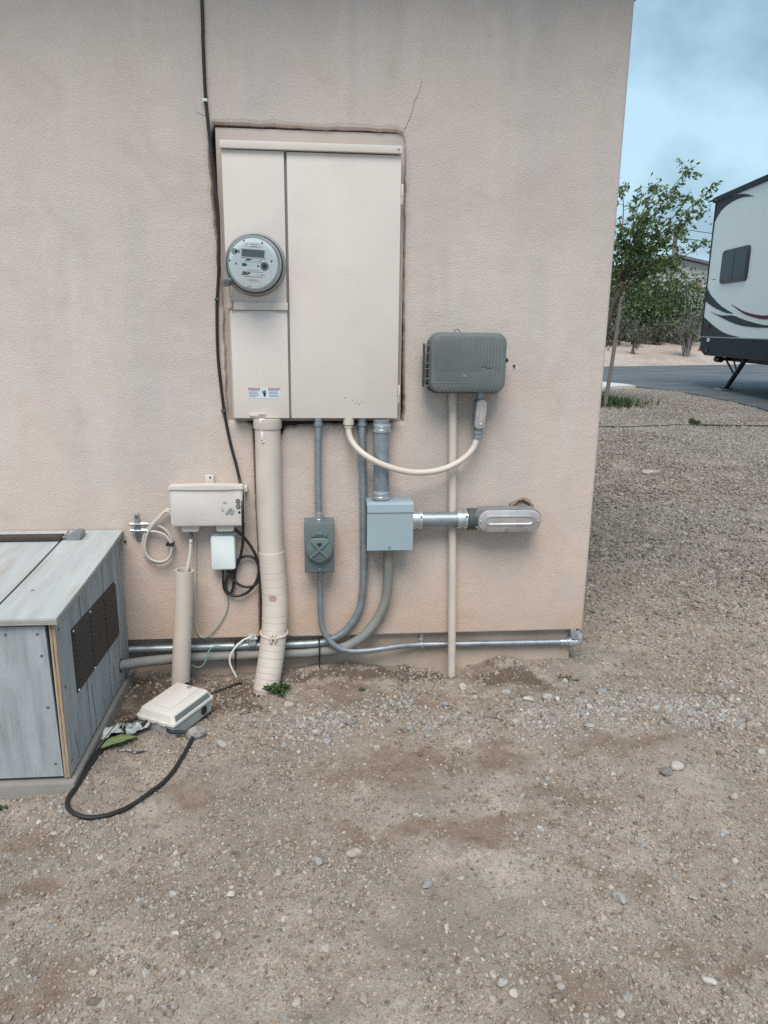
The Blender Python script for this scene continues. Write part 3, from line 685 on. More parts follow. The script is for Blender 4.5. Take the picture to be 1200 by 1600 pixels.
on_face(G().lathe((fx(175), YF, fz(400)), (0, -1, 0), [(0, .0085), (.0012, .0085)], 20).box(fx(200), fx(285), YF-.0012, YF-.0001, fz(425), fz(370))).obj('key_slot', mat('slot_grey', (.22, .26, .28), .5), met, 0)
on_face(G().prism([(fx(338), fz(625)), (fx(400), fz(625)), (fx(440), fz(640)), (fx(440), fz(665)), (fx(400), fz(682)), (fx(338), fz(680))], YF-.0014, YF-.0001)).obj('port', M_GREYD, met, 0)
for px, py in ((212, 645), (673, 662), (370, 182), (745, 195), (80, 592), (952, 547)):
    on_face(G().lathe((fx(px), YF, fz(py)), (0, -1, 0), [(0, .0026), (.0012, .0026)], 12)).obj('screw_hole', M_BLACKM, met, 0)
op = on_face(G().lathe((fx(808), YF, fz(660)), (0, -1, 0), [(0, .0125), (.003, .0120), (.003, .0100), (.0018, .0095)], 28)).obj('optical_port', mat('port_grey', (.20, .21, .22), .35, .3), met)
on_face(G().lathe((fx(808), YF-.0016, fz(660)), (0, -1, 0), [(0, .0066), (.0016, .006), (.0016, .003), (.0006, .003)], 20)).obj('port_lens', M_BLACKM, op)
fr(fx(225), fx(922), fz(900), fz(708), M_STW, 'lower_label')
on_face(G().prism([(fx(225), fz(898)), (fx(922), fz(898)), (fx(870), fz(985)), (fx(760), fz(1040)), (fx(560), fz(1075)), (fx(400), fz(1035)), (fx(290), fz(970))], YF-.0008, YF-.0001)).obj('lower_label', M_STW, met, 0)
on_face(text_geo('SRP', .0115, fx(408), fz(835), YF-.0012, shear=.4, bold=.0006, sx=1.3)).obj('brand_lettering', M_INKK, met, 0)
on_face(text_geo('27-188880', .0062, fx(735), fz(848), YF-.0012)).obj('serial_number', mat('grey_ink', (.25, .27, .29)), met, 0)
fp = G()
for x0, x1, z0, z1 in ((440, 700, 752, 762), (350, 800, 783, 797), (380, 775, 880, 900), (500, 655, 935, 943), (455, 700, 958, 972), (520, 760, 988, 994), (450, 540, 1082, 1100)):
    n_ = int((x1-x0)/14)
    for q in range(n_):
        a = x0+(x1-x0)*q/n_; hgt = (z1-z0)*(.6+.4*rs.random())
        fp.box(fx(a), fx(a+9+3*rs.random()), YF-.0013, YF-.0010, fz(z0+hgt), fz(z0))
on_face(fp).obj('fine_print', MATS['grey_ink'], met, 0)
# clear cover
mg, n, l, p = nodes_of('clear_cover'); n.remove(p)
tr = n.new('ShaderNodeBsdfTransparent'); tr.inputs[0].default_value = (.985, .995, .995, 1); gl = n.new('ShaderNodeBsdfGlossy'); gl.inputs['Roughness'].default_value = .12
lw = n.new('ShaderNodeFresnel'); lw.inputs[0].default_value = 1.2; mxs = n.new('ShaderNodeMixShader')
l.new(lw.outputs[0], mxs.inputs[0]); l.new(tr.outputs[0], mxs.inputs[1]); l.new(gl.outputs[0], mxs.inputs[2]); l.new(mxs.outputs[0], n['Material Output'].inputs[0])
G().lathe((mx, -.1245, mz), (0, -1, 0), [(0, .0795), (.004, .0792), (.007, .077), (.0075, .070), (.0075, .001)], 64, False, False).obj('clear_cover', mg, met)
lk = G().lathe((-.277, -.094, 1.368), (.0, -1, .0), [(-.03, .010), (.0, .0125), (.004, .0125), (.006, .010)], 16)
lk.tube([(-.277, -.088, 1.368), (-.252, -.082, 1.376)], [.0125, .0135], 12)
lk.obj('ring_lock', mat('lock_grey', (.17, .175, .18), .5, .4), met); G().lathe((-.277, -.100, 1.368), (0, -1, 0), [(0, .005), (.0008, .005)], 12).obj('lock_core', M_GREYD, met)
sw = smooth_path([(-.270, -.062, 1.362), (-.272, -.060, 1.335), (-.268, -.056, 1.312), (-.266, -.052, 1.295)], 5)
G().tube(sw, .002, 6).obj('seal_strap', M_PANEL, met)
G().box(-.270, -.261, -.054, -.048, 1.288, 1.315, .002).obj('rusty_seal', mat('rust_pink', (.36, .21, .17), .8, var=.3, vscale=60), met)

# ================================================================== RISER, PIPES AND CONDUITS
def catseg(a, b, n): return [Vector(a).lerp(Vector(b), k/n) for k in range(n)]
ris = thing('cable_riser', 'wide tan pipe from the meter panel to the ground, strapped and kinked', 'pipe', (-.19, -.12, 0))
RP = smooth_path([(-.166, -.022, .93), (-.167, -.022, .78), (-.168, -.022, .63), (-.164, -.026, .48), (-.157, -.034, .34), (-.157, -.046, .25), (-.163, -.064, .17), (-.176, -.092, .08), (-.192, -.122, -.01), (-.20, -.14, -.08)], 8)
def bez_len(P):
    d = [0.]
    for i in range(1, len(P)): d.append(d[-1]+(P[i]-P[i-1]).length)
    return d
D = bez_len(RP)
def cut(a, b):
    i0 = next(i for i, q in enumerate(D) if q >= a); i1 = max(i for i, q in enumerate(D) if q <= b); return RP[i0:i1+1]
def pt(P, D, s):
    for i in range(1, len(P)):
        if D[i] >= s:
            t = (s-D[i-1])/max(1e-9, D[i]-D[i-1]); return P[i-1].lerp(P[i], t), (P[i]-P[i-1]).normalized()
    return P[-1], (P[-1]-P[-2]).normalized()
G().tube([pt(RP, D, s)[0] for s in np.arange(0.0, .50, .02)], .0428, 28).obj('riser_pipe', M_PVC, ris)
G().lathe((-.166, -.022, .942), (0, 0, -1), [(0, .0475), (.030, .0475), (.034, .046), (.034, .042)], 28).obj('coupling', M_PVC, ris)
# wrapped lower sleeve: stacked bands with real joints
edges = [.45, .487, .522, .546, .575, .60, .64, .682, .705, .735, .757, .782, .806, .832, .862, .885, .905, .925, .945]
for i in range(len(edges)-1):
    a, b = edges[i], edges[i+1]; r = .0446 + rs.random()*.0006
    ss = [a+.0005, a+.0013, (a+b)/2, b-.0013, b-.0005]
    rr = [r-.0008, r, r, r, r-.0008]
    P = [pt(RP, D, s)[0] for s in ss]
    G().tube(P, rr, 28).obj('sleeve_band', M_PVC, ris)
G().tube([pt(RP, D, s)[0] for s in np.arange(.455, .99, .015)], .0440, 24).obj('inner_sleeve', mat('sleeve_joint', (.42, .36, .31), .7), ris)
c0, t0 = pt(RP, D, .722)
M_PINK = mat('pink_stain', (.50, .30, .27), .7, var=.1)
pk = []
cpos, tt = pt(RP, D, .605)
for rad in (1., .0):
    L = []
    for j in range(18):
        a = 2*pi*j/18; rr = .0135*rad*(.85+.3*float(fbm(2+cos(a), 2+sin(a), 6))); an = rr*cos(a)/.0468-.10
        L.append((cpos.x+.0474*sin(an), cpos.y-.0474*cos(an), cpos.z+rr*.8*sin(a)))
    pk.append(L)
G().loft(pk, False, True).obj('pink_mark', M_PINK, ris)
ub = pt(RP, D, .742)[0]
G().box(ub.x-.012, ub.x-.003, ub.y-.062, ub.y-.042, ub.z-.014, ub.z+.014, .002).box(ub.x+.003, ub.x+.010, ub.y-.060, ub.y-.042, ub.z-.014, ub.z+.014, .002).tube([(ub.x-.016, ub.y-.056, ub.z), (ub.x+.016, ub.y-.056, ub.z)], .004, 8).obj('strap_clamp', M_PVC, ris)
G().tube([ub+Vector((.0478*cos(a), .0478*sin(a), .004*sin(a))) for a in np.linspace(0, 2*pi, 40)], .003, 6, False).obj('strap', M_PVC, ris)
bb = pt(RP, D, .955)[0]
G().tube([bb, bb+Vector((-.004, -.007, -.03))], [.0475, .047], 24).obj('tar_band', M_BLACK, ris)
wv = G()
for k in range(0): wv.tube([(-.20+.05*sin(q/9*pi)*0+.0115*q*.9-.004, -.0685+.0055*(abs(q-4.5)/4.5)**2*2.2, .868-.008*k-.004*sin(q*.35*pi/3)) for q in range(9)], .0012, 5)

def coupling(a, d, r, ln, m=None, nm='coupling', par=None):
    """compression fitting: two hex-like nuts round a sleeve"""
    gg = G().lathe(a, d, [(0, r*1.02), (0, r*1.28), (ln*.28, r*1.3), (ln*.30, r*1.16), (ln*.66, r*1.16), (ln*.68, r*1.32), (ln*.96, r*1.3), (ln, r*1.05)], 18)
    return gg.obj(nm, m or M_GALVB, par)

# left EMT down to receptacle
e1 = thing('metal_conduit', 'thin steel conduit from the panel down to the green-grey receptacle box', 'conduit', (0, -.03, .6))
G().tube(smooth_path([(.003, -.03, .93), (.001, -.03, .84), (.000, -.03, .72), (.001, -.032, .60)], 4), .0118, 16).obj('tube', M_GALV, e1)
coupling((.003, -.03, .944), (0, 0, -1), .0118, .028, M_GALV, par=e1); coupling((.001, -.032, .622), (0, 0, -1), .0118, .038, par=e1)
# receptacle box
rb = thing('receptacle_box', 'green-grey weatherproof receptacle box with a flip lid', 'outlet box', (.002, 0, .42))
G().rbox(-.049, .053, .418, .592, .0, -.084, .003, .002).obj('box', M_GREENG, rb)
G().box(-.0475, .0515, -.0875, -.0845, .421, .578, .001).obj('cover_plate', M_GREENG, rb)
fl = []
for y, s in ((-.0876, 1.0), (-.098, 1.0), (-.104, .95), (-.1065, .85)):
    L = []
    for j in range(48):
        a = 2*pi*j/48; rr = .0465*s
        x, z = rr*cos(a), rr*sin(a)
        z = max(min(z, .0425*s), -.0445*s)
        L.append((.002+x, y, .505+z))
    fl.append(L)
ld = G().loft(fl).obj('flip_lid', M_GREENG, rb)
M_GREENL = mat('green_grey_raised', (.16, .20, .20), .4, var=.06)
for a, b in (((-.028, .535), (.030, .478)), ((.032, .535), (-.026, .478))):
    G().tube([(a[0]+.001, -.105, a[1]), ((a[0]+b[0])/2, -.1085, (a[1]+b[1])/2), (b[0]-.001, -.105, b[1])], .0046, 8).obj('lid_rib', M_GREENG, ld)
G().prism([(-.006, .530), (.010, .530), (.002, .519)], -.110, -.1062).obj('lid_recess', M_BLACKM, ld)
for k in range(3): G().box(-.0085+.002*k*0, .0125, -.1085, -.1060, .4740-.0055*k, .4764-.0055*k, .0006).obj('grip', M_GREENG, ld)
G().box(-.024, .028, -.101, -.086, .550, .560, .002).box(-.013, .017, -.103, -.086, .556, .566, .0015).obj('hinge', M_GREENG, rb)
G().lathe((.002, -.0878, .432), (0, -1, 0), [(0, .0045), (.003, .004)], 10).obj('screw', M_GALV, rb)
# lower EMT that sweeps to the right along the foundation
e1b = thing('metal_conduit', 'thin steel conduit curving from the receptacle right along the foundation', 'conduit', (.4, 0, .08))
G().tube(smooth_path([(.003, -.040, .416), (.003, -.040, .34), (.004, -.040, .246), (.008, -.041, .205), (.019, -.042, .172), (.036, -.042, .144), (.060, -.041, .121), (.085, -.038, .107), (.116, -.035, .099), (.17, -.028, .096), (.234, -.018, .098), (.30, -.002, .099), (.38, .012, .096), (.53, .013, .094), (.672, .013, .093), (.80, .013, .092), (.925, .013, .092)], 5), .0105, 16).obj('tube', M_GALV, e1b)
coupling((.003, -.040, .420), (0, 0, -1), .0105, .022, M_GALV, par=e1b)
coupling((.905, .013, .092), (1, 0, 0), .0105, .040, par=e1b)
sp = G().box(.371, .385, .022, .027, .10, .142, .001); sp.tube([(.378, .013-.0125*cos(a), .096+.0125*sin(a)) for a in np.linspace(-1.2, 1.9, 12)], .004, 6); sp.lathe((.378, .022, .132), (0, -1, 0), [(0, .006), (.004, .005)], 8)
sp.obj('strap', M_GALVB, e1b)
M_ELB = mat('elbow_alu', (.56, .60, .63), .36, .65, var=.1, vscale=30)
el = G().lathe((.938, .013, .092), (1, 0, 0), [(0, .0125), (0, .0185), (.012, .0185), (.013, .0165), (.034, .0165)], 20)
el.tube(smooth_path([(.950, .013, .092), (.968, .013, .0925), (.976, .013, .098), (.974, .013, .112), (.962, .014, .135)], 5), [.0165]*6+[.0172]*5+[.0165]*5+[.0145]*5, 18)
el.lathe((.976, .013, .0935), (.3, 0, -.4), [(-.006, .0165), (.004, .016), (.008, .012), (.010, .004)], 18)
el.obj('elbow_body', M_ELB, e1b)
G().add([(.945, -.0058, .110), (.972, -.0058, .110), (.972, -.0058, .118), (.957, -.0052, .149), (.938, -.0052, .149), (.945, .012, .108), (.974, .012, .108), (.976, .012, .118), (.960, .012, .150), (.936, .012, .150)], [(0, 1, 2, 3, 4), (5, 9, 8, 7, 6), (0, 5, 6, 1), (1, 6, 7, 2), (2, 7, 8, 3), (3, 8, 9, 4), (4, 9, 5, 0)]).obj('elbow_cover', M_ELB, e1b, 20)
for k in range(4): G().box(.946+.004*k*0, .958+.004*k, -.0066, -.0050, .140-.008*k, .1412-.008*k).obj('raised_lettering', M_ALU, e1b, 0)

# middle EMT
e2 = thing('metal_conduit', 'middle steel conduit bending from the panel left towards the wooden box', 'conduit', (.15, 0, .1))
G().tube(smooth_path([(.150, -.022, .93), (.152, -.022, .8), (.156, -.022, .62), (.157, -.022, .475), (.157, -.022, .38), (.153, -.021, .308), (.145, -.020, .262), (.128, -.018, .220), (.107, -.015, .186), (.080, -.012, .158), (.045, -.008, .136), (.008, -.005, .122), (-.06, -.001, .116), (-.231, .001, .114), (-.45, .001, .113), (-.69, .0, .112)], 5), .0135, 18).obj('tube', M_GALV, e2)
coupling((.150, -.022, .944), (0, 0, -1), .0135, .028, M_GALV, par=e2)
# fat conduit into the junction box
e3 = thing('metal_conduit', 'wide steel conduit between the panel and the blue-grey junction box', 'conduit', (.215, -.05, .67))
G().tube([(.212, -.05, .94), (.214, -.05, .80), (.2165, -.05, .66)], .0265, 24).obj('tube', M_GALV, e3)
for z in (.928, .698):
    gg = G().lathe((.2135, -.05, z), (0, 0, -1), [(0, .027), (0, .0295), (.007, .0305), (.009, .0285), (.018, .0285), (.019, .031), (.027, .031), (.028, .027)], 28)
    gg.obj('coupling', M_GALVB, e3)
# junction box
jb = thing('junction_box', 'pale blue-grey square junction box with a sloped rain lip', 'junction box', (.24, 0, .5))
G().box(.168, .318, -.098, .0, .500, .652, .002).obj('box', M_BLUEG, jb)
cv = G(); prof = [(-.002, .666), (-.094, .666), (-.104, .660), (-.106, .634), (-.1025, .632), (-.1025, .500), (-.0985, .500), (-.0985, .652), (-.002, .653)]
cv.loft([[(.1635, y, z) for y, z in prof], [(.3165+.004, y, z) for y, z in prof]])
cv.obj('cover', M_BLUEG, jb, 25)
G().lathe((.240, -.1028, .511), (0, -1, 0), [(0, .0045), (.002, .004), (.003, .002)], 12).obj('screw', M_GALV, jb)
# horizontal fat conduit
e4 = thing('metal_conduit', 'short horizontal steel conduit right of the blue-grey junction box', 'conduit', (.42, -.05, .59))
G().tube([(.318, -.05, .594), (.53, -.05, .5935)], .0255, 24).obj('tube', M_GALV, e4)
for x, s in ((.321, 1), (.479, 1)):
    gg = G().lathe((x, -.05, .594), (1, 0, 0), [(0, .026), (0, .0335), (.013, .0335), (.014, .030), (.022, .030), (.023, .0335), (.036, .0335), (.038, .026)], 28)
    q = gg.obj('coupling', M_GALVB, e4); G().lathe((x+.03, -.079, .61), (0, -1, .5), [(0, .0035), (.006, .0035)], 8).obj('set_screw', M_GREYD, q)
# large conduit body
lb = thing('conduit_body', 'large cast conduit body with oval stamped cover, right of the junction box', 'conduit body', (.64, -.05, .55))
def oval(x0, x1, zc, r, y, n=14):
    L = []
    for k in range(n+1):
        a = -pi/2+pi*k/n; L.append((x1-r+r*cos(a), y, zc+r*sin(a)))
    for k in range(n+1):
        a = pi/2+pi*k/n; L.append((x0+r+r*cos(a), y, zc+r*sin(a)))
    return L
G().loft([oval(.533, .772, .597, .034, -.02), oval(.531, .774, .597, .039, -.035), oval(.531, .774, .597, .0395, -.078), oval(.533, .772, .597, .0375, -.0825)]).obj('body', M_ALU, lb)
G().lathe((.517, -.05, .5938), (1, 0, 0), [(0, .027), (0, .0375), (.020, .0385), (.024, .037), (.04, .037)], 28).obj('hub', M_GREYD, lb)
cvp = G().loft([oval(.548, .771, .5935, .0385, -.0826), oval(.548, .771, .5935, .0385, -.0862), oval(.5495, .7695, .5935, .037, -.0872)]).obj('cover_plate', M_ALUP, lb)
G().loft([oval(.572, .746, .5965, .0185, -.0872), oval(.574, .744, .5965, .0165, -.0905), oval(.578, .740, .5965, .0125, -.0905), oval(.581, .737, .5965, .0095, -.0880)]).obj('raised_panel', M_ALUP, cvp)
for x in (.5575, .7615): G().lathe((x, -.0872, .5925), (0, -1, 0), [(0, .005), (.002, .0045), (.003, .002)], 12).obj('screw', M_GALVB, cvp)
G().lathe((.722, -.002, .607), (0, -1, 0), [(0, .030), (.02, .031), (.05, .033)], 24).obj('rear_hub', M_ALU, lb)
# grey flexible conduit
fx_ = thing('flexible_conduit', 'grey flexible conduit from the junction box sweeping left into the wooden box', 'conduit', (.2, -.03, .1))
G().tube(smooth_path([(.2415, -.05, .49), (.242, -.046, .44), (.243, -.040, .384), (.240, -.034, .320), (.230, -.030, .268), (.209, -.028, .221), (.182, -.0285, .181), (.151, -.028, .148), (.112, -.026, .121), (.07, -.021, .103), (.02, -.010, .091), (-.046, -.003, .083), (-.14, -.003, .081), (-.232, -.003, .081), (-.34, -.004, .080), (-.458, -.016, .082), (-.56, -.055, .094), (-.640, -.100, .106), (-.70, -.135, .112)], 6), .0175, 18).obj('hose', M_FLEX, fx_)
G().lathe((.2415, -.05, .502), (0, 0, -1), [(0, .021), (.006, .0215), (.007, .0195), (.016, .0195), (.018, .017)], 10).obj('connector', M_GALV, fx_)
# tan pipe
tp = thing('tan_pipe', 'slim tan pipe from the dark grey utility box straight into the ground', 'pipe', (.487, -.03, 0))
G().tube([(.456, -.022, 1.05), (.466, -.024, .70), (.477, -.027, .35), (.4875, -.030, -.06)], .0142, 18).obj('tube', M_PVC, tp)
G().tube([(.4563, -.022, 1.035), (.4575, -.022, .985)], .0155, 18).obj('coupling', M_PVC, tp)
# tan flexible conduit
tf = thing('flexible_conduit', 'tan flexible conduit hanging in a U between panel and grey utility box', 'conduit', (.3, -.05, .76))
G().tube(smooth_path([(.104, -.03, .935), (.104, -.034, .900), (.111, -.042, .873), (.127, -.056, .850), (.147, -.070, .832), (.169, -.082, .818), (.195, -.089, .804), (.223, -.0905, .792), (.265, -.089, .778), (.311, -.085, .768), (.355, -.080, .766), (.399, -.074, .770), (.440, -.066, .780), (.476, -.063, .797), (.500, -.060, .814), (.519, -.057, .833), (.531, -.054, .852), (.539, -.051, .877), (.541, -.05, .89)], 6), .0105, 16).obj('hose', M_PVC, tf)
G().lathe((.104, -.03, .944), (0, 0, -1), [(0, .0185), (.022, .0185), (.024, .015), (.034, .0145), (.036, .011)], 16).obj('connector', M_PVC, tf)

# ================================================================== DARK GREY UTILITY BOX
ub_ = thing('utility_box', 'dark grey plastic utility box with ribbed lid on the wall', 'utility box', (.485, 0, 1.04))
G().rbox(.366, .622, 1.028, 1.215, .0, -.045, .03, .003).obj('base', M_GREYD, ub_)
G().rbox(.364, .614, 1.035, 1.226, -.046, -.112, .034, .014, 7).obj('lid', M_GREYBOX, ub_)
for k in range(21):
    x = .378+.0106*k
    low = 1.106 if not (14 < k < 19) else 1.118
    z1 = 1.214 if 1 < k < 19 else 1.204
    G().box(x-.0018, x+.0018, -.1136, -.1110, low+.002*rs.random(), z1, .0006).obj('rib', M_GREYBOX, ub_)
for k in range(16):
    x = .392+.0125*k
    G().box(x-.0018, x+.0018, -.1132, -.1110, 1.049, 1.0625, .0006).obj('rib', M_GREYBOX, ub_)
G().box(.372, .520, -.1130, -.1112, 1.0660, 1.0676, .0005).obj('lid_line', mat('grey_plastic_edge', (.20, .225, .23), .5), ub_)
G().lathe((.476, -.1115, 1.089), (0, -1, 0), [(0, .006), (.0015, .0055), (.002, .002)], 14).obj('emblem', MATS['grey_plastic_edge'], ub_)
eb = G().tube([(.526+.0045*k, -.1128, 1.118+.004*sin(k*.7)+.002*cos(k*1.9)) for k in range(10)], .0009, 5); eb.obj('embossed_mark', M_GREYD, ub_)
for z in (1.056, 1.078, 1.110, 1.128, 1.160, 1.183):
    G().box(.350, .372, -.082, -.030, z-.0018, z+.0018, .0006).obj('hinge_tooth', M_GREYBOX, ub_)
G().box(.349, .3535, -.060, -.030, 1.05, 1.19, .001).obj('hinge_spine', M_GREYD, ub_)
G().box(.614, .628, -.056, -.040, 1.129, 1.147, .003).lathe((.626, -.048, 1.138), (0, -1, 0), [(-.004, .007), (.010, .007), (.012, .004)], 12).obj('latch', M_BLACKM, ub_)
G().tube([(.462+.010*cos(a), -.03, 1.222+.014*sin(a)) for a in np.linspace(-.2, pi*.95, 12)], .0012, 6).obj('wire_loop', M_GREYD, ub_)
# small conduit body below it
sb = thing('conduit_body', 'small narrow conduit body under the dark grey utility box', 'conduit body', (.545, -.05, .88))
G().tube([(.546, -.05, 1.04), (.545, -.05, 1.008)], .0135, 16).obj('nipple', M_GALV, sb)
def ovalz(xc, z0, z1, r, y, n=10, sl=0.):
    L = []
    for k in range(n+1):
        a = pi*k/n; L.append((xc+r*cos(a), y, z1-r+r*sin(a)))
    for k in range(n+1):
        a = pi+pi*k/n; L.append((xc-sl+r*cos(a), y, z0+r+r*sin(a)))
    return L
G().loft([ovalz(.545, .908, 1.012, .0165, -.025, sl=.004), ovalz(.545, .907, 1.013, .0175, -.032, sl=.004), ovalz(.545, .907, 1.013, .0175, -.066, sl=.004), ovalz(.545, .908, 1.012, .0165, -.069, sl=.004)]).obj('body', M_ALU, sb)
cp2 = G().loft([ovalz(.547, .911, 1.010, .0165, -.0692, sl=.004), ovalz(.547, .911, 1.010, .0165, -.072, sl=.004), ovalz(.547, .912, 1.009, .0155, -.073, sl=.004)]).obj('cover_plate', M_ALUP, sb)
G().loft([ovalz(.547, .925, .995, .0105, -.0730, sl=.003), ovalz(.547, .926, .994, .0095, -.0752, sl=.003), ovalz(.547, .928, .992, .0075, -.0752, sl=.003), ovalz(.547, .930, .990, .006, -.0735, sl=.003)]).obj('raised_panel', M_ALUP, cp2)
for z in (.917, 1.003): G().lathe((.546, -.0730, z), (0, -1, 0), [(0, .0035), (.002, .003)], 10).obj('screw', M_GALVB, cp2)
G().lathe((.542, -.05, .908), (0, 0, -1), [(0, .0165), (.007, .0165), (.008, .0185), (.014, .0185), (.015, .0165), (.030, .0165), (.032, .012)], 20).obj('connector', mat('grey_connector', (.26, .31, .34), .45, .3), sb)

# ================================================================== TELEPHONE BOX AND CABLES ON THE LEFT
nb = thing('telephone_box', 'beige plastic telephone box with peeling paint, left of the wide tan pipe', 'utility box', (-.37, 0, .58))
G().rbox(-.493, -.250, .578, .712, -.004, -.040, .010, .003).obj('base', M_NID, nb)
G().rbox(-.491, -.252, .584, .722, -.041, -.074, .012, .006).obj('lid', M_NID, nb)
lipp = [(-.494, .713), (-.49, .722), (-.37, .7255), (-.252, .722), (-.249, .713), (-.31, .7105), (-.40, .7105)]
G().prism(lipp, -.079, -.035).obj('lid_lip', M_NID, nb)
for x0, x1 in ((-.462, -.402), (-.347, -.286)):
    G().rbox(x0, x1, .560, .590, -.010, -.058, .010, .004).obj('cable_port', M_NID, nb)
tb = G().box(-.381, -.352, -.012, -.002, .715, .748, .002).obj('mount_tab', M_NID, nb); G().lathe((-.364, -.012, .739), (0, -1, 0), [(0, .0035), (.001, .003)], 10).obj('screw_hole', M_BLACKM, tb)
G().box(-.252, -.240, -.020, -.004, .69, .712, .002).obj('side_tab', M_NID, nb)
for z in (.671, .653):
    q = G().lathe((-.267, -.0735, z), (0, -1, 0), [(0, .0075), (.003, .0075), (.003, .006)], 16).obj('screw_boss', M_GREYD, nb); G().lathe((-.267, -.0745, z), (0, -1, 0), [(0, .0055), (.0025, .0045)], 14).obj('screw', M_GALV, q)
G().lathe((-.264, -.0738, .632), (0, -1, 0), [(0, .0045), (.0008, .004)], 10).obj('screw_hole', M_BLACKM, nb)
M_PEEL = mat('bare_grey_plastic', (.27, .30, .325), .6)
def blob(cx, cz, r, y, seed, nm, m, par, sx=1.):
    L = []
    for j in range(30):
        a = 2*pi*j/30; rr = r*(.45+1.1*float(fbm(5+1.8*cos(a)*1.5, 5+1.8*sin(a)*1.5, seed, 5))); L.append((cx+sx*rr*cos(a), y, cz+rr*sin(a)))
    return G().loft([L, [(cx, y-.0002, cz)]*30], False, False).obj(nm, m, par, 0)
for bx0, bz0, br0, sd0 in ((-.297, .634, .009, 5), (-.289, .628, .007, 23), (-.305, .628, .006, 31), (-.292, .643, .006, 44), (-.283, .637, .004, 45), (-.318, .637, .0042, 8), (-.320, .645, .003, 9), (-.313, .664, .0042, 14), (-.307, .667, .003, 17)):
    blob(bx0, bz0, br0*.75, -.0743-.00002*sd0, sd0, 'peeled_patch', M_PEEL, nb, 1.3)
for k in range(3): G().box(-.396, -.362, -.0748, -.0735, .612-.007*k, .6135-.007*k).obj('vent_line', M_NID, nb, 0)
wb = thing('small_white_box', 'small pale white box with rounded corners below the telephone box', 'utility box', (-.328, 0, .42))
G().rbox(-.370, -.286, .421, .545, .0, -.022, .008, .002).obj('base', mat('white_plastic_shade', (.66, .70, .70), .5), wb)
G().rbox(-.369, -.287, .420, .541, -.0222, -.045, .010, .005).obj('lid', M_WHITEP, wb)
# open plastic stub
ps = thing('pipe_stub', 'open ended tan pipe standing in the dirt before the telephone box', 'pipe', (-.494, -.085, 0))
a_, b_ = Vector((-.496, -.082, -.06)), Vector((-.4525, -.088, .436))
dv = (b_-a_).normalized(); Ls = (b_-a_).length
G().lathe(a_, dv, [(0, .0315), (Ls, .0305), (Ls, .0265), (.02, .0265)], 28, False, False).obj('tube', M_PVC, ps)
sc_ = thing('stub_cable', 'pale cable dropping from the telephone box into the open tan pipe', 'cable', (-.44, -.07, .43))
G().tube(smooth_path([(-.430, -.040, .575), (-.431, -.048, .545), (-.433, -.055, .520)], 4), .0055, 10).obj('sleeve', M_GREYD, sc_)
G().tube(smooth_path([(-.432, -.052, .535), (-.437, -.062, .48), (-.446, -.078, .43), (-.455, -.085, .36), (-.46, -.086, .25)], 5), .0058, 10).obj('cable', M_COAX, sc_)
tc_ = thing('ground_wire', 'thin tan wire running from the telephone box down the wall', 'wire', (-.43, 0, .15))
G().tube(smooth_path([(-.425, -.02, .575), (-.424, -.006, .545), (-.427, -.006, .482), (-.430, -.006, .40), (-.435, -.006, .317), (-.438, -.006, .24), (-.437, -.006, .190), (-.428, -.006, .163), (-.412, -.006, .153), (-.395, -.005, .158)], 5), .003, 8).obj('wire', M_COAX, tc_)
gw = thing('ground_wire', 'thin green wire from the white box curving to the clamp on the conduit', 'wire', (-.33, 0, .1))
G().tube(smooth_path([(-.325, -.02, .43), (-.325, -.006, .405), (-.323, -.005, .35), (-.322, -.005, .29), (-.328, -.005, .255), (-.340, -.005, .228), (-.357, -.006, .20), (-.376, -.006, .176), (-.398, -.008, .158), (-.418, -.008, .154)], 5), .0017, 6).tube(smooth_path([(-.468, -.045, .085), (-.450, -.048, .066), (-.431, -.050, .060), (-.416, -.050, .066), (-.405, -.048, .082), (-.399, -.042, .103), (-.390, -.034, .120), (-.372, -.030, .130), (-.345, -.030, .128), (-.315, -.030, .127), (-.285, -.032, .132), (-.262, -.034, .143), (-.252, -.034, .152)], 5), .0024, 8).obj('wire', M_GREENW, gw)
gc = thing('ground_clamp', 'pale grounding clamp on the steel conduit behind the wide tan pipe', 'clamp', (-.245, -.02, .13))
cl_ = G().box(-.256, -.228, -.028, .004, .126, .158, .004); cl_.box(-.250, -.236, -.036, -.022, .150, .172, .003); cl_.tube([(-.262, -.030, .150), (-.222, -.030, .156)], .005, 8); cl_.lathe((-.243, -.034, .160), (0, -1, 0), [(0, .007), (.006, .006)], 8)
cl_.obj('clamp', mat('pale_clamp', (.55, .60, .60), .5, .2, var=.15, vscale=60), gc)
ww = thing('white_wire', 'short stiff white wire drooping from the grounding clamp to the dirt', 'wire', (-.31, -.05, .03))
G().tube(smooth_path([(-.245, -.036, .162), (-.262, -.040, .160), (-.282, -.046, .148), (-.302, -.052, .128), (-.316, -.056, .104), (-.319, -.058, .080), (-.313, -.060, .058), (-.303, -.062, .036), (-.297, -.063, .024)], 5), .0034, 8).obj('wire', M_WHITEW, ww)
for i, (x, lab) in enumerate(((-.303, 'black cable tie round both conduits left of the wide tan pipe'), (-.002, 'black cable tie round both conduits right of the wide tan pipe'))):
    zt = thing('cable_tie', lab, 'cable tie', (x, 0, .08), 'cable ties on the foundation conduits')
    yo = -.006 if x > -.1 else 0
    L = [(x+.001*sin(k), yo-.003-.0235*cos(a), .099+.0385*sin(a)) for k, a in enumerate(np.linspace(0, 2*pi, 28))]
    G().tube(L, .0028, 6, False).obj('band', M_BLACK, zt)
    G().box(x-.004, x+.004, yo-.034, yo-.022, .066, .074, .001).box(x-.0022, x+.0022, yo-.030, yo-.0275, .036, .068).obj('tail', M_BLACK, zt)
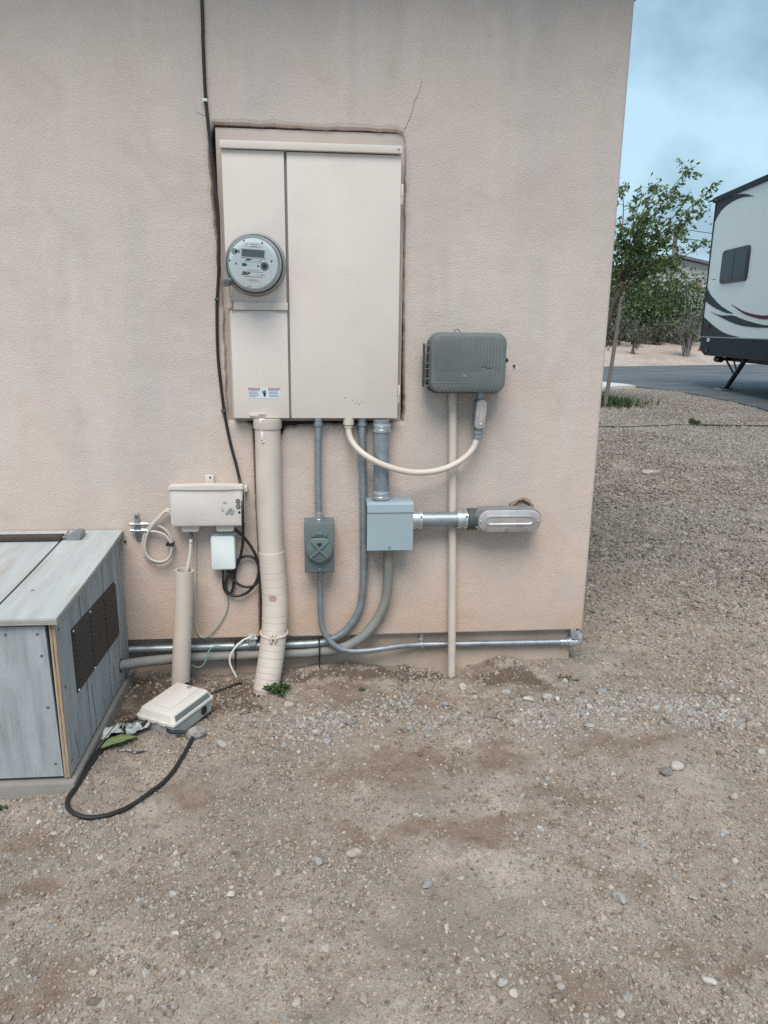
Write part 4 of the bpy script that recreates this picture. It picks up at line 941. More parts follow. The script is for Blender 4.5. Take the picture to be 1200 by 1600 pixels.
# black drop cable
bc = thing('black_cable', 'long black cable running down the wall past the panel to the white box', 'cable', (-.32, -.01, .35))
G().tube(smooth_path([(-.323, -.008, 3.2), (-.325, -.008, 2.5), (-.324, -.008, 2.161), (-.326, -.008, 2.045), (-.325, -.008, 1.896), (-.316, -.008, 1.767), (-.308, -.010, 1.67), (-.302, -.012, 1.584), (-.303, -.012, 1.49), (-.307, -.010, 1.413), (-.313, -.009, 1.35), (-.318, -.008, 1.296), (-.321, -.008, 1.21), (-.321, -.008, 1.135), (-.316, -.008, 1.05), (-.309, -.008, .968), (-.300, -.008, .90), (-.289, -.009, .840), (-.276, -.012, .785), (-.264, -.022, .729), (-.254, -.055, .690), (-.252, -.078, .65), (-.253, -.076, .60), (-.257, -.05, .556), (-.262, -.032, .505), (-.274, -.025, .455), (-.293, -.022, .415), (-.318, -.020, .385), (-.329, -.020, .36), (-.325, -.020, .335), (-.306, -.020, .318), (-.282, -.020, .315), (-.255, -.021, .326), (-.230, -.022, .350), (-.214, -.023, .385), (-.210, -.023, .42), (-.219, -.022, .448), (-.240, -.020, .460), (-.262, -.018, .458), (-.281, -.016, .445), (-.292, -.014, .41), (-.297, -.014, .375), (-.305, -.014, .335), (-.315, -.014, .318)], 6), .0050, 10).obj('cable', M_BLACK, bc)
for z, x in ((1.896, -.325), (.965, -.309), (1.32, -.315)):
    G().box(x-.009, x+.005, -.017, -.002, z-.004, z+.004, .0015).obj('cable_clip', M_WHITEW if z > 1.8 else M_GREYD, bc)
bc2 = thing('black_cable', 'second black cable looping from telephone box to the white box', 'cable', (-.25, -.02, .35))
G().tube(smooth_path([(-.292, -.03, .575), (-.285, -.034, .562), (-.262, -.034, .540), (-.240, -.032, .510), (-.222, -.030, .475), (-.212, -.028, .44), (-.207, -.028, .40), (-.214, -.028, .370), (-.232, -.028, .353), (-.258, -.027, .350), (-.282, -.025, .360), (-.300, -.024, .378), (-.312, -.022, .40), (-.318, -.02, .425)], 6), .005, 10).obj('cable', M_BLACK, bc2)
G().tube(smooth_path([(-.334, -.02, .425), (-.334, -.02, .39), (-.336, -.018, .36), (-.332, -.016, .335), (-.318, -.016, .318)], 6), .0035, 8).obj('thin_cable', M_BLACK, bc2)
# ground block with coax
gbk = thing('coax_block', 'small grey coax grounding block on the wall beside the wooden box', 'ground block', (-.615, 0, .52))
G().box(-.625, -.610, -.010, -.001, .522, .612, .001).obj('bracket', M_ALU, gbk)
for z in (.580, .557):
    G().tube([(-.640, -.018, z), (-.588, -.018, z)], .0042, 8).lathe((-.602, -.018, z), (1, 0, 0), [(0, .007), (.022, .007)], 6).lathe((-.638, -.018, z), (1, 0, 0), [(0, .0062), (.012, .0062)], 6).obj('connector', M_GALVB, gbk)
for z in (.603, .532): G().lathe((-.6175, -.010, z), (0, -1, 0), [(0, .005), (.003, .004)], 8).obj('screw', M_GREYD, gbk)
cx_ = thing('coax_cable', 'cream coax cable coiled between grounding block and telephone box', 'cable', (-.54, -.02, .44))
G().tube(smooth_path([(-.59, -.018, .580), (-.565, -.018, .579), (-.540, -.018, .572), (-.519, -.018, .556), (-.505, -.018, .53), (-.500, -.018, .50), (-.508, -.018, .468), (-.527, -.018, .447), (-.553, -.018, .440), (-.580, -.018, .450), (-.597, -.018, .475), (-.600, -.018, .508), (-.592, -.018, .545), (-.575, -.018, .572), (-.552, -.019, .596), (-.528, -.022, .619), (-.512, -.024, .632), (-.498, -.024, .628), (-.49, -.022, .612)], 6), .0042, 8).tube(smooth_path([(-.59, -.018, .557), (-.565, -.026, .557), (-.540, -.027, .552), (-.520, -.027, .540), (-.506, -.027, .517), (-.504, -.027, .49), (-.513, -.027, .463), (-.533, -.027, .449), (-.557, -.027, .449), (-.580, -.027, .462), (-.592, -.027, .488), (-.590, -.027, .52), (-.580, -.027, .55), (-.560, -.028, .58), (-.535, -.030, .606), (-.518, -.030, .625), (-.505, -.030, .625), (-.494, -.028, .603)], 6), .0042, 8).obj('cable', M_COAX, cx_)
G().box(-.521, -.494, -.034, -.011, .505, .515, .002).obj('tie', M_BLACK, cx_)

# ================================================================== WOODEN EQUIPMENT BOX
wx = thing('wooden_box', 'weathered grey plywood equipment box with sloped lid against the wall', 'equipment box', (-1.3, -.33, 0))
XR, YFr, XL = -.677, -.668, -2.05
sl_ = G().box(XL-.02, -.664, -.690, -.006, -.12, .040, .006); so = sl_.obj('slab', M_CONC, wx)
def lidz(y): return .514+(.557-.514)*(y+.685)/.675
# side planks: T1-11 style boards with recessed grooves
ysn = [YFr, -.470, -.243, -.030, -.008]
for i in range(4):
    a, b = ysn[i]+(.0035 if i else 0), ysn[i+1]-.0035
    p_ = [(a, .048), (b, .048), (b, lidz(b)-.021), (a, lidz(a)-.021)]
    gg = G().loft([[(XR-.016, y, z) for y, z in p_], [(XR-.001, y, z) for y, z in p_], [(XR, y+(.0012 if y == a else -.0012), z) for y, z in p_]])
    gg.obj('side_board', M_WOOD, wx, 20)
bk_ = [(YFr+.002, .05), (-.01, .05), (-.01, lidz(-.01)-.022), (YFr+.002, lidz(YFr)-.022)]
G().loft([[(XR-.0195, y, z) for y, z in bk_], [(XR-.0165, y, z) for y, z in bk_]]).obj('side_backing', M_BLACKM, wx, 0)
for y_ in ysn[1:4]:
    G().box(XR-.008, XR-.0011, y_-.0033, y_+.0033, .049, lidz(y_)-.0215).obj('groove', mat('groove_shade', (.055, .058, .06), .9), wx, 0)  # dark strip in each board joint, standing in for the groove's shade
# raw front edge of the side plywood: layered plies
for k in range(4):
    x0 = XR-.0158+.0040*k
    G().box(x0+.0003, x0+.0036, YFr-.004-.0015*(k % 2), YFr-.0002, .042+.004*rs.random(), lidz(YFr)-.022).obj('ply_edge', M_PLY if k % 2 else mat('ply_pale', (.47, .37, .27), .85, var=.25, vscale=12, stretch=(14, 14, 1)), wx, 0)
# front boards
xe_t, xe_b = -.702, -.6945
fp_ = [(XL, .052), (xe_b, .052), (xe_t, .487), (XL, .487)]
G().loft([[(x, YFr+.012, z) for x, z in fp_], [(x, YFr-.006, z) for x, z in fp_]]).obj('front_panel', M_WOOD, wx, 0)
for x, z in ((-.722, .466), (-.717, .405), (-.715, .258), (-.712, .090), (-.80, .466), (-1.1, .466)):
    G().lathe((x, YFr-.0055, z), (0, -1, 0), [(0, .0042), (.0012, .004), (.0015, .002)], 10).obj('screw', mat('dull_screw', (.12, .125, .13), .7), wx)
for y, z in ((-.650, .468), (-.651, .085), (-.644, .30)):
    G().lathe((XR-.0005, y, z), (1, 0, 0), [(0, .005), (.0015, .0045)], 10).obj('screw', M_GREYD, wx)
# lid in two pieces, seam running front to back
def lidpiece(x0, x1, nm):
    gg = G(); n_ = 10
    top, bot = [], []
    for k in range(n_+1):
        y = -.688+(.682)*k/n_; sag = -.004*sin(pi*k/n_)
        top.append((y, lidz(y)+sag)); bot.append((y, lidz(y)+sag-.018))
    prof = bot+top[::-1]
    return gg.loft([[(x0, y, z) for y, z in prof], [(x1, y, z) for y, z in prof]]).obj(nm, M_WOODT, wx, 25)
lidpiece(-.8385, XR+.011, 'lid_board'); lidpiece(XL-.01, -.8460, 'lid_board')
for k in range(3):
    ee = G(); L0, L1 = [], []
    for q in range(11):
        y = -.6885+.682*q/10; z = lidz(y)-.004*sin(pi*q/10)-.0045-.0048*k
        L0.append((XR+.0108, y, z)); L1.append((XR+.0108, y, z-.0026))
    ee.loft([[L0[i], (XR+.0122, L0[i][1], L0[i][2]), (XR+.0122, L1[i][1], L1[i][2]), L1[i]] for i in range(11)])
    ee.obj('lid_ply', M_PLYL, wx, 0)
    G().box(XL, XR+.011, -.6895, -.6878, .5145-.0045-.0048*k-.0026, .5145-.0045-.0048*k).obj('lid_ply', M_PLYL, wx, 0)
for x, y in ((-.79, -.50), (-.735, -.615), (-.722, -.06), (-.76, -.135)):
    blob2 = G().lathe((x, y, lidz(y)-.004), (0, 0, 1), [(0, .006), (.0013, .005)], 8); blob2.obj('knot', mat('green_patch', (.06, .16, .13), .7) if y < -.4 else M_GREYD, wx)
# hinge bar and bracket
G().box(XL, -.838, -.112, -.074, .5520, .5665, .002).obj('lid_bar', M_ROD, wx)
G().box(-.842, -.822, -.098, -.082, .555, .562, .001).prism([(-.826, .551), (-.785, .551), (-.778, .556), (-.778, .573), (-.790, .577), (-.805, .575), (-.826, .562)], -.10, -.048).obj('lid_bracket', M_ALU, wx)
G().box(-.852, -.822, -.070, -.056, .5565, .562, .001).obj('bracket_plate', M_GALVB, wx)
# louvred vent on the side
V0, V1 = (-.562, .240, .428), (-.121, .225, .413)
vt = G()
def vq(u, v): # u along y 0..1, v height 0..1
    y = V0[0]+(V1[0]-V0[0])*u; a = V0[1]+(V1[1]-V0[1])*u; b = V0[2]+(V1[2]-V0[2])*u; return y, a+(b-a)*v
XV = XR+.0008
vt.loft([[(XV-.0004, *vq(u, v)) for u, v in ((0, 0), (1, 0), (1, 1), (0, 1))], [(XV+.003, *vq(u, v)) for u, v in ((0, 0), (1, 0), (1, 1), (0, 1))]])
vent = vt.obj('vent', M_VENT, wx, 0)
for c in range(3):
    for k in range(11):
        u0, u1 = .03+.325*c, .32+.325*c; v0 = .06+.082*k
        A, B_ = vq(u0, v0), vq(u1, v0); A2, B2 = vq(u0, v0+.055), vq(u1, v0+.055)
        G().loft([[(XV+.0028, *A), (XV+.0028, *A2)], [(XV+.0028, *B_), (XV+.0028, *B2)]], False, False, False).add([(XV+.003, *A2), (XV+.003, *B2), (XV+.0065, *B_), (XV+.0065, *A), (XV+.003, *A), (XV+.003, *B_)], [(0, 1, 2, 3), (3, 2, 5, 4), (0, 3, 4), (1, 5, 2)]).obj('louvre', M_VENT, vent, 0)
for u, v in ((.015, .97), (.985, .985), (.36, .975), (.015, .03), (.36, .02)):
    G().lathe((XV+.003, *vq(u, v)), (1, 0, 0), [(0, .0035), (.0025, .003)], 8).obj('rivet', M_STW, vent)
# saw kerfs and splits on the side
for y, z0, z1 in ((-.43, .05, .20), (-.60, .06, .14), (-.2, .055, .15)):
    G().tube([(XR+.0006, y+.006*sin(k), z0+(z1-z0)*k/6) for k in range(7)], .0012, 5).obj('split', M_CRACK, wx)
G().lathe((XR+.0003, -.122, .109), (1, 0, 0), [(0, .024), (.0008, .024)], 20).obj('pipe_hole', M_BLACKM, wx)

# ================================================================== BOX LYING ON THE GROUND, CABLE, LITTER
bxn = thing('fallen_junction_box', 'beige and grey plastic box lying on the dirt by the pipe stub', 'utility box', (-.46, -.28, 0))
fb = Matrix.Translation((-.461, -.3125, .008)) @ Matrix.Rotation(radians(-30.9), 4, 'Z') @ Matrix.Rotation(radians(2.7), 4, 'X') @ Matrix.Diagonal((.965, .82, .86, 1))
def fbox(x0, x1, y0, y1, z0, z1, r, taper=.0, e=.006, nm='base', m=None, par=bxn):
    def ring(i, z, t):
        L = []
        for cx, cy, a0 in ((x1-r-t, y1-r-t, 0), (x0+r+t, y1-r-t, 90), (x0+r+t, y0+r+t, 180), (x1-r-t, y0+r+t, 270)):
            for k in range(6):
                a = radians(a0+18*k); L.append((cx+max(r-i, .001)*cos(a), cy+max(r-i, .001)*sin(a), z))
        return L
    return G().loft([ring(0, z0, 0), ring(0, z1-e, taper), ring(e*.35, z1-e*.3, taper), ring(e, z1, taper)]).xf(fb).obj(nm, m, par)
M_FBG = mat('light_grey_plastic', (.36, .375, .37), .5, var=.06); M_FBL = mat('cream_plastic', (.68, .645, .60), .42, var=.04)
base = fbox(-.072, .072, -.112, .112, .0, .050, .008, -.002, .001, 'base', M_FBG)
fbox(-.079, .079, -.119, .119, .0505, .062, .010, 0, .003, 'lid_rim', M_FBL)
fbox(-.076, .076, -.115, .115, .0622, .088, .012, .007, .009, 'lid', M_FBL)
G().box(-.035, .035, -.07, .095, .0882, .0905, .0015).xf(fb).obj('lid_panel', M_FBL, bxn)
G().loft([[(.0765, -.10, .0645), (.0765, .10, .0645), (.0715, .095, .081), (.0715, -.095, .081)], [(.070, -.10, .0645), (.070, .10, .0645), (.066, .095, .081), (.066, -.095, .081)]]).xf(fb).obj('lid_recess', mat('green_grey_recess', (.16, .18, .175), .6), bxn, 0)
G().lathe((0.0, .085, .0905), (0, 0, 1), [(0, .010), (.0008, .010), (.0008, .0085), (.0, .0085)], 20).xf(fb).obj('lid_emblem', M_FBG, bxn)
for k, x in enumerate((-.05, -.01, .035)): G().box(x-.014, x+.014, -.124, -.117, .048, .062, .002).xf(fb).obj('clip', M_FBL, bxn)
G().lathe((.0735, .06, .026), (1, 0, 0), [(0, .017), (.002, .017), (.002, .011), (-.006, .011)], 20).xf(fb).obj('cable_port', M_BLACKM, bxn)
G().lathe((-.03, .114, .066), (0, 1, 0), [(0, .02), (.008, .02)], 16).xf(fb).obj('rear_port', M_BLACKM, bxn)
G().box(-.02, .02, -.114, -.1115, .008, .045, .001).xf(fb).obj('corner_rib', M_FBG, bxn)
gr_ = fb @ Vector((.060, -.118, .032))
def gsm(x, y): return sum(gz(x+a, y+b) for a in (-.03, 0, .03) for b in (-.03, 0, .03))/9
def gp(x, y, h=.009): return (x, y, gsm(x, y)+h)
gcab = thing('black_cable', 'black cable looping over the dirt in front of the fallen box', 'cable', (-.55, -.6, 0))
G().tube(smooth_path([gr_+Vector((-.004, .02, .0)), gr_, (-.394, -.43, .022), gp(-.393, -.47), gp(-.400, -.515), gp(-.418, -.60), gp(-.438, -.655), gp(-.469, -.705), gp(-.497, -.74), gp(-.528, -.768), gp(-.565, -.788), gp(-.605, -.795), gp(-.640, -.782), gp(-.661, -.757), gp(-.669, -.72), gp(-.662, -.67), gp(-.655, -.60), gp(-.646, -.53), gp(-.636, -.465), gp(-.618, -.43, .012), gp(-.590, -.412, .02), gp(-.560, -.400, .028), gp(-.535, -.375, .03), fb @ Vector((-.06, -.05, .02))], 7), .0058, 10).obj('cable', M_BLACK, gcab)
G().tube(smooth_path([fb @ Vector((-.07, -.03, .03)), gp(-.575, -.335, .022), gp(-.605, -.352, .02), gp(-.632, -.40, .012), gp(-.650, -.47), gp(-.655, -.54), gp(-.660, -.60)], 7), .0048, 10).obj('second_strand', M_BLACK, gcab)
G().tube(smooth_path([gp(-.655, -.50, .012), gp(-.640, -.44, .03), gp(-.622, -.395, .045), gp(-.625, -.372, .04), gp(-.612, -.368, .035)], 6), .002, 6).obj('stiff_wire', mat('old_copper', (.20, .15, .11), .6), gcab)
# leading black cable behind the box
bk2 = thing('buried_cable', 'dark cable half buried in the dirt behind the fallen box', 'cable', (-.3, -.1, 0))
G().tube(smooth_path([gp(-.40, -.16, .0), gp(-.35, -.13, .004), gp(-.31, -.105, .006), gp(-.285, -.08, .004), gp(-.27, -.05, -.012)], 6), .005, 8).obj('cable', M_BLACK, bk2)
# crumpled white paper, leaf
def crumple(cx, cy, sx, sy, h, rot, seed, m, nm, label, cat):
    n_ = 14; vs, fs = [], []
    for i in range(n_):
        for j in range(n_):
            u, v = i/(n_-1)-.5, j/(n_-1)-.5
            e = 1-.45*float(fbm(i*.35, j*.35, seed)); x = u*sx*e; y = v*sy*e
            X = cx+x*cos(rot)-y*sin(rot); Y = cy+x*sin(rot)+y*cos(rot)
            vs.append((X, Y, gz(X, Y)+.004+h*float(fbm(i*.28+seed, j*.28, seed+3, 2))))
    for i in range(n_-1):
        for j in range(n_-1): a = i*n_+j; fs.append((a, a+1, a+n_+1, a+n_))
    o = G().add(vs, fs).obj(nm, m, None, 25)
    md = o.modifiers.new('thickness', 'SOLIDIFY'); md.thickness = .0015
    return tag(o, label, cat)
M_PAPER = mat('paper', (.70, .72, .70), .8, var=.05); M_PAPERD = mat('dirty_paper', (.55, .57, .57), .85, dirt=(.16, .16, .155), dscale=30, dpos=(.45, .6))
crumple(-.645, -.400, .095, .07, .03, .3, 3, M_PAPER, 'crumpled_paper', 'clean white scrap of paper beside the wooden box base', 'litter')
crumple(-.570, -.395, .09, .06, .045, .6, 9, M_PAPERD, 'crumpled_paper', 'dirt speckled white scrap half under the fallen box', 'litter')
lf = G(); Lv = []
for k in range(9):
    t = k/8; w_ = .022*sin(pi*min(1, t*1.02+.02))**.8
    cx_0, cy_0 = -.643+.085*t, -.505+.075*t; nx_, ny_ = -.66, .75
    z0 = .010
    Lv.append([(cx_0+nx_*w_*q, cy_0+ny_*w_*q, gz(cx_0, cy_0)+z0+.010*abs(q)+.006*sin(t*4)) for q in (-1, -.5, 0, .5, 1)])
lf.loft(Lv, False, False, False)
leaf = lf.obj('fallen_leaf', mat('pale_green_leaf', (.20, .27, .11), .55, var=.12, vscale=30), None, 60); md = leaf.modifiers.new('thickness', 'SOLIDIFY'); md.thickness = .001
tag(leaf, 'pale green fallen leaf under the black cable', 'leaf')
tw = G().tube(smooth_path([gp(-.60, -.505, .006), gp(-.57, -.50, .008), gp(-.54, -.505, .006), gp(-.51, -.49, .008)], 4), [.0012+.0025*abs(sin(k*.26)) for k in range(13)], 7).obj('feather_stick', mat('grey_stick', (.42, .41, .39), .8, var=.3, vscale=60, dirt=(.06, .06, .06), dscale=25, dpos=(.5, .55)), None)
tag(tw, 'thin grey and black stick on the dirt inside the cable loop', 'stick')

# ------------------------------------------------------------------ single stones
def stone(x, y, sx, sy, sz, rot, col, label, seed, name='stone', group=None, cat='stone', rough=.35):
    bm = bmesh.new(); bmesh.ops.create_icosphere(bm, subdivisions=3, radius=1.0)
    rg = random.Random(seed); off = Vector((rg.random()*50, rg.random()*50, 0))
    cuts = [(Vector((rg.gauss(0, 1), rg.gauss(0, 1), rg.gauss(0, 1))).normalized(), .62+.28*rg.random()) for _ in range(7)]
    for v in bm.verts:
        c = v.co.copy()
        for nrm_, d in cuts:
            q = c.dot(nrm_)
            if q > d: c -= nrm_*(q-d)*.85
        nn = float(fbm(c.x*1.6+off.x+c.z, c.y*1.6+off.y-c.z, seed, 4))-.5
        v.co = c*(1+nn*rough)
    Mx = Matrix.Translation((x, y, gz(x, y)+sz*.55)) @ Matrix.Rotation(rot, 4, 'Z') @ Matrix.Rotation(rg.uniform(-.2, .2), 4, 'X') @ Matrix.Diagonal((sx, sy, sz, 1))
    bmesh.ops.transform(bm, matrix=Mx, verts=bm.verts[:]); bm.verts.index_update()
    o = G().add([v.co.copy() for v in bm.verts], [tuple(v.index for v in f.verts) for f in bm.faces]).obj(name, col, None, 28); bm.free()
    return tag(o, label, cat, group)
def sm(name, c, d=None): return mat('stone_'+name, c, .85, var=.18, vscale=60, bump=.5, bscale=300, dirt=d, dscale=45, dpos=(.45, .65))
st_tan, st_grey, st_blue, st_white, st_brown, st_dark = sm('tan', (.42, .36, .30), (.33, .27, .22)), sm('grey', (.33, .32, .305), (.41, .39, .365)), sm('blue', (.235, .245, .25), (.31, .31, .305)), sm('white', (.50, .46, .415), (.40, .36, .315)), sm('brown', (.22, .17, .14)), sm('dark', (.18, .175, .17), (.25, .235, .22))
for a in ((.077, -.969, .020, .013, .011, .1, st_tan, 'flat tan stone alone on bare dirt, larger of the two central stones', 1),
          (-.010, -1.000, .011, .0145, .009, .2, st_grey, 'smooth pale grey stone beside the larger flat tan stone', 2),
          (.239, -1.095, .018, .009, .007, .6, st_blue, 'thin bluish slate chip in the middle foreground', 3),
          (.659, -1.173, .0125, .021, .010, .15, st_grey, 'oblong blue-grey veined stone in the right foreground', 4),
          (.755, -1.383, .016, .010, .008, -.7, st_white, 'small whitish stone near the lower right edge', 5),
          (.988, -.710, .020, .016, .013, .1, st_dark, 'dark grey round stone touching a pale one, right of the wall corner', 6),
          (1.026, -.695, .022, .018, .013, .5, st_white, 'pale stone touching the dark round one, right of the wall corner', 7),
          (-.051, -1.366, .012, .010, .008, .2, st_tan, 'small tan stone near the bottom centre edge', 8),
          (.075, -1.37, .010, .018, .008, .1, st_tan, 'narrow grey-tan stone lying end-on at the bottom edge', 9),
          (-.206, -1.081, .011, .009, .008, .2, st_white, 'small pale stone left of centre on bare dirt', 10),
          (-.324, -1.142, .010, .008, .007, .9, st_tan, 'small rounded tan stone in the left foreground', 11),
          (-.22, -1.193, .009, .011, .008, .4, st_tan, 'small upright tan stone in the left foreground, right of the rounded one', 12),
          (.507, -.150, .016, .015, .017, .1, st_white, 'whitish lump of stone beside the foot of the slim tan pipe', 13),
          (.42, -.270, .012, .010, .009, .3, st_blue, 'blue stone below the slim tan pipe', 14),
          (.648, -.205, .017, .010, .010, -.2, st_grey, 'grey flat stone in front of the brown soil patch', 15),
          (.700, -.225, .018, .014, .015, .2, st_brown, 'rough tan-brown clod in front of the brown soil patch', 16),
          (.708, -.268, .024, .010, .010, -.3, st_white, 'long pale stone below the brown clod', 17),
          (.785, -.240, .021, .014, .012, .1, st_grey, 'wide grey stone below the brown soil patch', 18),
          (.812, -.262, .009, .013, .010, .2, st_white, 'small white stone right of the wide grey one', 19),
          (.554, -.370, .024, .011, .010, -.1, st_brown, 'smooth brown oval stone on the gravel drip line', 20),
          (.984, -.236, .022, .014, .010, .0, st_blue, 'bluish slate stone in front of the wall corner', 21),
          (.90, -.33, .012, .011, .010, .5, st_white, 'round whitish stone on the gravel right of the wide grey one', 22),
          (.860, -.440, .018, .011, .008, -.3, st_grey, 'flat pale grey stone on the drip line near the corner', 23),
          (.281, -.418, .012, .012, .010, .4, st_blue, 'dark blue stone on the drip line below the foundation strap', 24),
          (.345, -.43, .016, .010, .008, .2, st_blue, 'pale blue flat stone right of the dark blue one', 25),
          (-.382, -.425, .032, .024, .022, .3, sm('rock', (.34, .32, .295), (.14, .13, .125)), 'rough dark-streaked rock against the fallen box', 26),
          (-.300, -.470, .024, .013, .010, -.7, st_grey, 'grey angular stone right of the dark-streaked rock', 27),
          (-.105, -.245, .018, .015, .014, .2, st_tan, 'tan stone in the dirt right of the wide tan pipe foot', 28),
          (.02, -.47, .014, .012, .010, .1, st_grey, 'grey stone on the drip line below the receptacle box', 29),
          (.10, -.375, .022, .012, .008, .1, st_dark, 'thin black stone chip on the drip line', 30),
          (1.331, -.624, .016, .014, .012, .1, st_grey, 'grey stone at the right edge of the picture', 31),
          (1.126, -.829, .016, .014, .011, .4, st_tan, 'tan stone in the gravel near the right edge', 32),
          (.346, -1.365, .011, .009, .008, .4, st_grey, 'small grey stone touching a white one at the bottom', 33),
          (.363, -1.385, .010, .010, .008, .4, st_white, 'small white stone touching a grey one at the bottom', 34),
          (2.834, 3.455, .09, .05, .03, .1, st_tan, 'flat tan rock far out in the gravel yard', 35)):
    stone(*a)

# ------------------------------------------------------------------ foliage helpers
def leaves_mesh(name, pts, dirs, size, tone, aspect=.45, seed=0):
    """pts (n,3); each leaf is a folded diamond of two halves"""
    rg = np.random.default_rng(seed); n_ = len(pts); pts = np.asarray(pts, float); d = np.asarray(dirs, float)
    d /= np.linalg.norm(d, axis=1, keepdims=True)+1e-9
    r = rg.normal(size=(n_, 3)); s = np.cross(d, r); s /= np.linalg.norm(s, axis=1, keepdims=True)+1e-9
    up_ = np.cross(s, d); sz = np.asarray(size, float).reshape(-1, 1)*np.ones((n_, 1))
    w_ = sz*aspect
    A = pts; B_ = pts+d*sz*.45+s*w_*.5+up_*w_*.12; C_ = pts+d*sz; D_ = pts+d*sz*.45-s*w_*.5+up_*w_*.12
    co = np.stack([A, B_, C_, D_], 1).reshape(-1, 3); i = np.arange(n_)*4
    f = np.concatenate([np.stack([i, i+1, i+2], 1), np.stack([i, i+2, i+3], 1)], 0)
    me = bpy.data.meshes.new(name); me.from_pydata(co.tolist(), [], f.tolist()); me.update()
    a = me.attributes.new('tone', 'FLOAT', 'POINT'); a.data.foreach_set('value', np.repeat(np.asarray(tone, np.float32), 4))
    return me
def link_mesh(name, me, m, parent):
    o = bpy.data.objects.new(name, me); COL.objects.link(o); me.materials.append(m)
    if parent: adopt(o, parent)
    return o
M_LEAF = leaf_material('tree_leaf', (.06, .105, .035), (.23, .32, .115), .42)
M_LEAFD = leaf_material('hedge_leaf', (.032, .06, .024), (.135, .185, .07), .3)
M_LEAFG = leaf_material('scrub_leaf', (.05, .062, .045), (.13, .14, .10), .15)
M_WEED = leaf_material('weed_leaf', (.03, .075, .02), (.09, .17, .05), .25)
npr = np.random.default_rng(5)

def weed(x, y, r, n_, hgt, label, name='weed', leaf=.022):
    z = gz(x, y); t = thing(name, label, 'weed', (x, y, z))
    P, Dv = [], []; stems = G()
    for k in range(n_):
        a = npr.uniform(0, 2*pi); L_ = r*npr.uniform(.5, 1); tip = np.array([x+cos(a)*L_, y+sin(a)*L_, z+hgt*npr.uniform(.25, 1)])
        b0 = np.array([x+npr.normal()*.006, y+npr.normal()*.006, z])
        stems.tube([b0, (b0+tip)/2+np.array([0, 0, hgt*.25]), tip], [.0014, .001, .0006], 4)
        for q in range(9):
            u = npr.uniform(.25, 1.05); p_ = b0*(1-u)+tip*u; p_[2] += hgt*.5*u*(1-u)
            P.append(p_); Dv.append([cos(a)+npr.normal()*.8, sin(a)+npr.normal()*.8, .35+npr.normal()*.5])
    stems.obj('stems', mat('weed_stem', (.08, .12, .04), .6), t)
    link_mesh('leaves', leaves_mesh('leaves', P, Dv, npr.uniform(.6, 1.2, len(P))*leaf, npr.random(len(P)), .5), M_WEED, t)
    return t
weed(-.140, -.165, .05, 16, .045, 'leafy green weed at the foot of the wide tan pipe')
weed(.905, -.118, .038, 7, .008, 'low flat green weed beside the wall corner', leaf=.011)
weed(.15, -.155, .012, 4, .006, 'tiny green sprout in the dirt left of the slim tan pipe', leaf=.008)
weed(4.454, 5.883, .08, 12, .07, 'small round green weed out in the gravel yard', leaf=.04)
weed(-.84, -.73, .018, 5, .012, 'small dark weed under the front of the wooden box', leaf=.010)

# grass patch at the young tree
t = thing('grass_patch', 'patch of green grass at the foot of the staked tree', 'grass', (4.2, 8.1, .18)); t['kind'] = 'stuff'
nb_ = 2600; gx = npr.normal(3.95, .30, nb_); gy = npr.normal(8.0, .28, nb_); P = np.stack([gx, gy, ground_z(gx, gy)-.01], 1)
Dv = np.stack([npr.normal(0, .35, nb_), npr.normal(0, .35, nb_), np.ones(nb_)], 1)
link_mesh('blades', leaves_mesh('blades', P, Dv, npr.uniform(.06, .15, nb_), npr.random(nb_), .14), leaf_material('grass_blade', (.03, .055, .015), (.10, .15, .05), .2), t)
# drip line across the yard
hz = [(2.2+.1*k, 5.74+.03*sin(k*.35)+.02*sin(k*.9)) for k in range(40)]
ho = G().tube([(x, y, gz(x, y)+.012) for x, y in hz], .011, 6).obj('drip_line', M_BLACK, None); tag(ho, 'thin black irrigation line crossing the gravel yard', 'hose')

# ================================================================== YOUNG TREE WITH STAKE
tr_ = thing('young_tree', 'slender young tree with airy upright branches beside the building', 'tree', (3.9, 7.95, .15))
trunk = G().tube(smooth_path([(3.86, 7.95, .12), (3.90, 7.93, .55), (3.98, 7.92, .95), (4.08, 7.90, 1.30), (4.20, 7.90, 1.72), (4.27, 7.89, 1.86)], 5), [.045-.0006*k for k in range(26)], 10).obj('trunk', M_BARK, tr_)
fork = Vector((4.21, 7.9, 1.72)); br = G(); LP, LD = [], []
targets = [(4.97, 7.8, 3.32), (4.70, 7.6, 2.98), (5.10, 7.9, 3.02), (5.40, 7.9, 2.42), (5.02, 7.7, 2.62), (4.45, 7.9, 3.05), (4.10, 7.8, 3.10), (3.85, 7.9, 2.75), (4.62, 8.2, 2.75), (4.78, 7.4, 2.45), (3.7, 7.7, 2.3), (5.22, 7.6, 2.80), (4.35, 7.5, 2.65), (5.05, 8.1, 2.12), (3.55, 8.0, 2.6), (4.9, 7.6, 2.05), (5.30, 7.8, 3.05), (4.55, 7.7, 3.12)]
rt_ = random.Random(11)
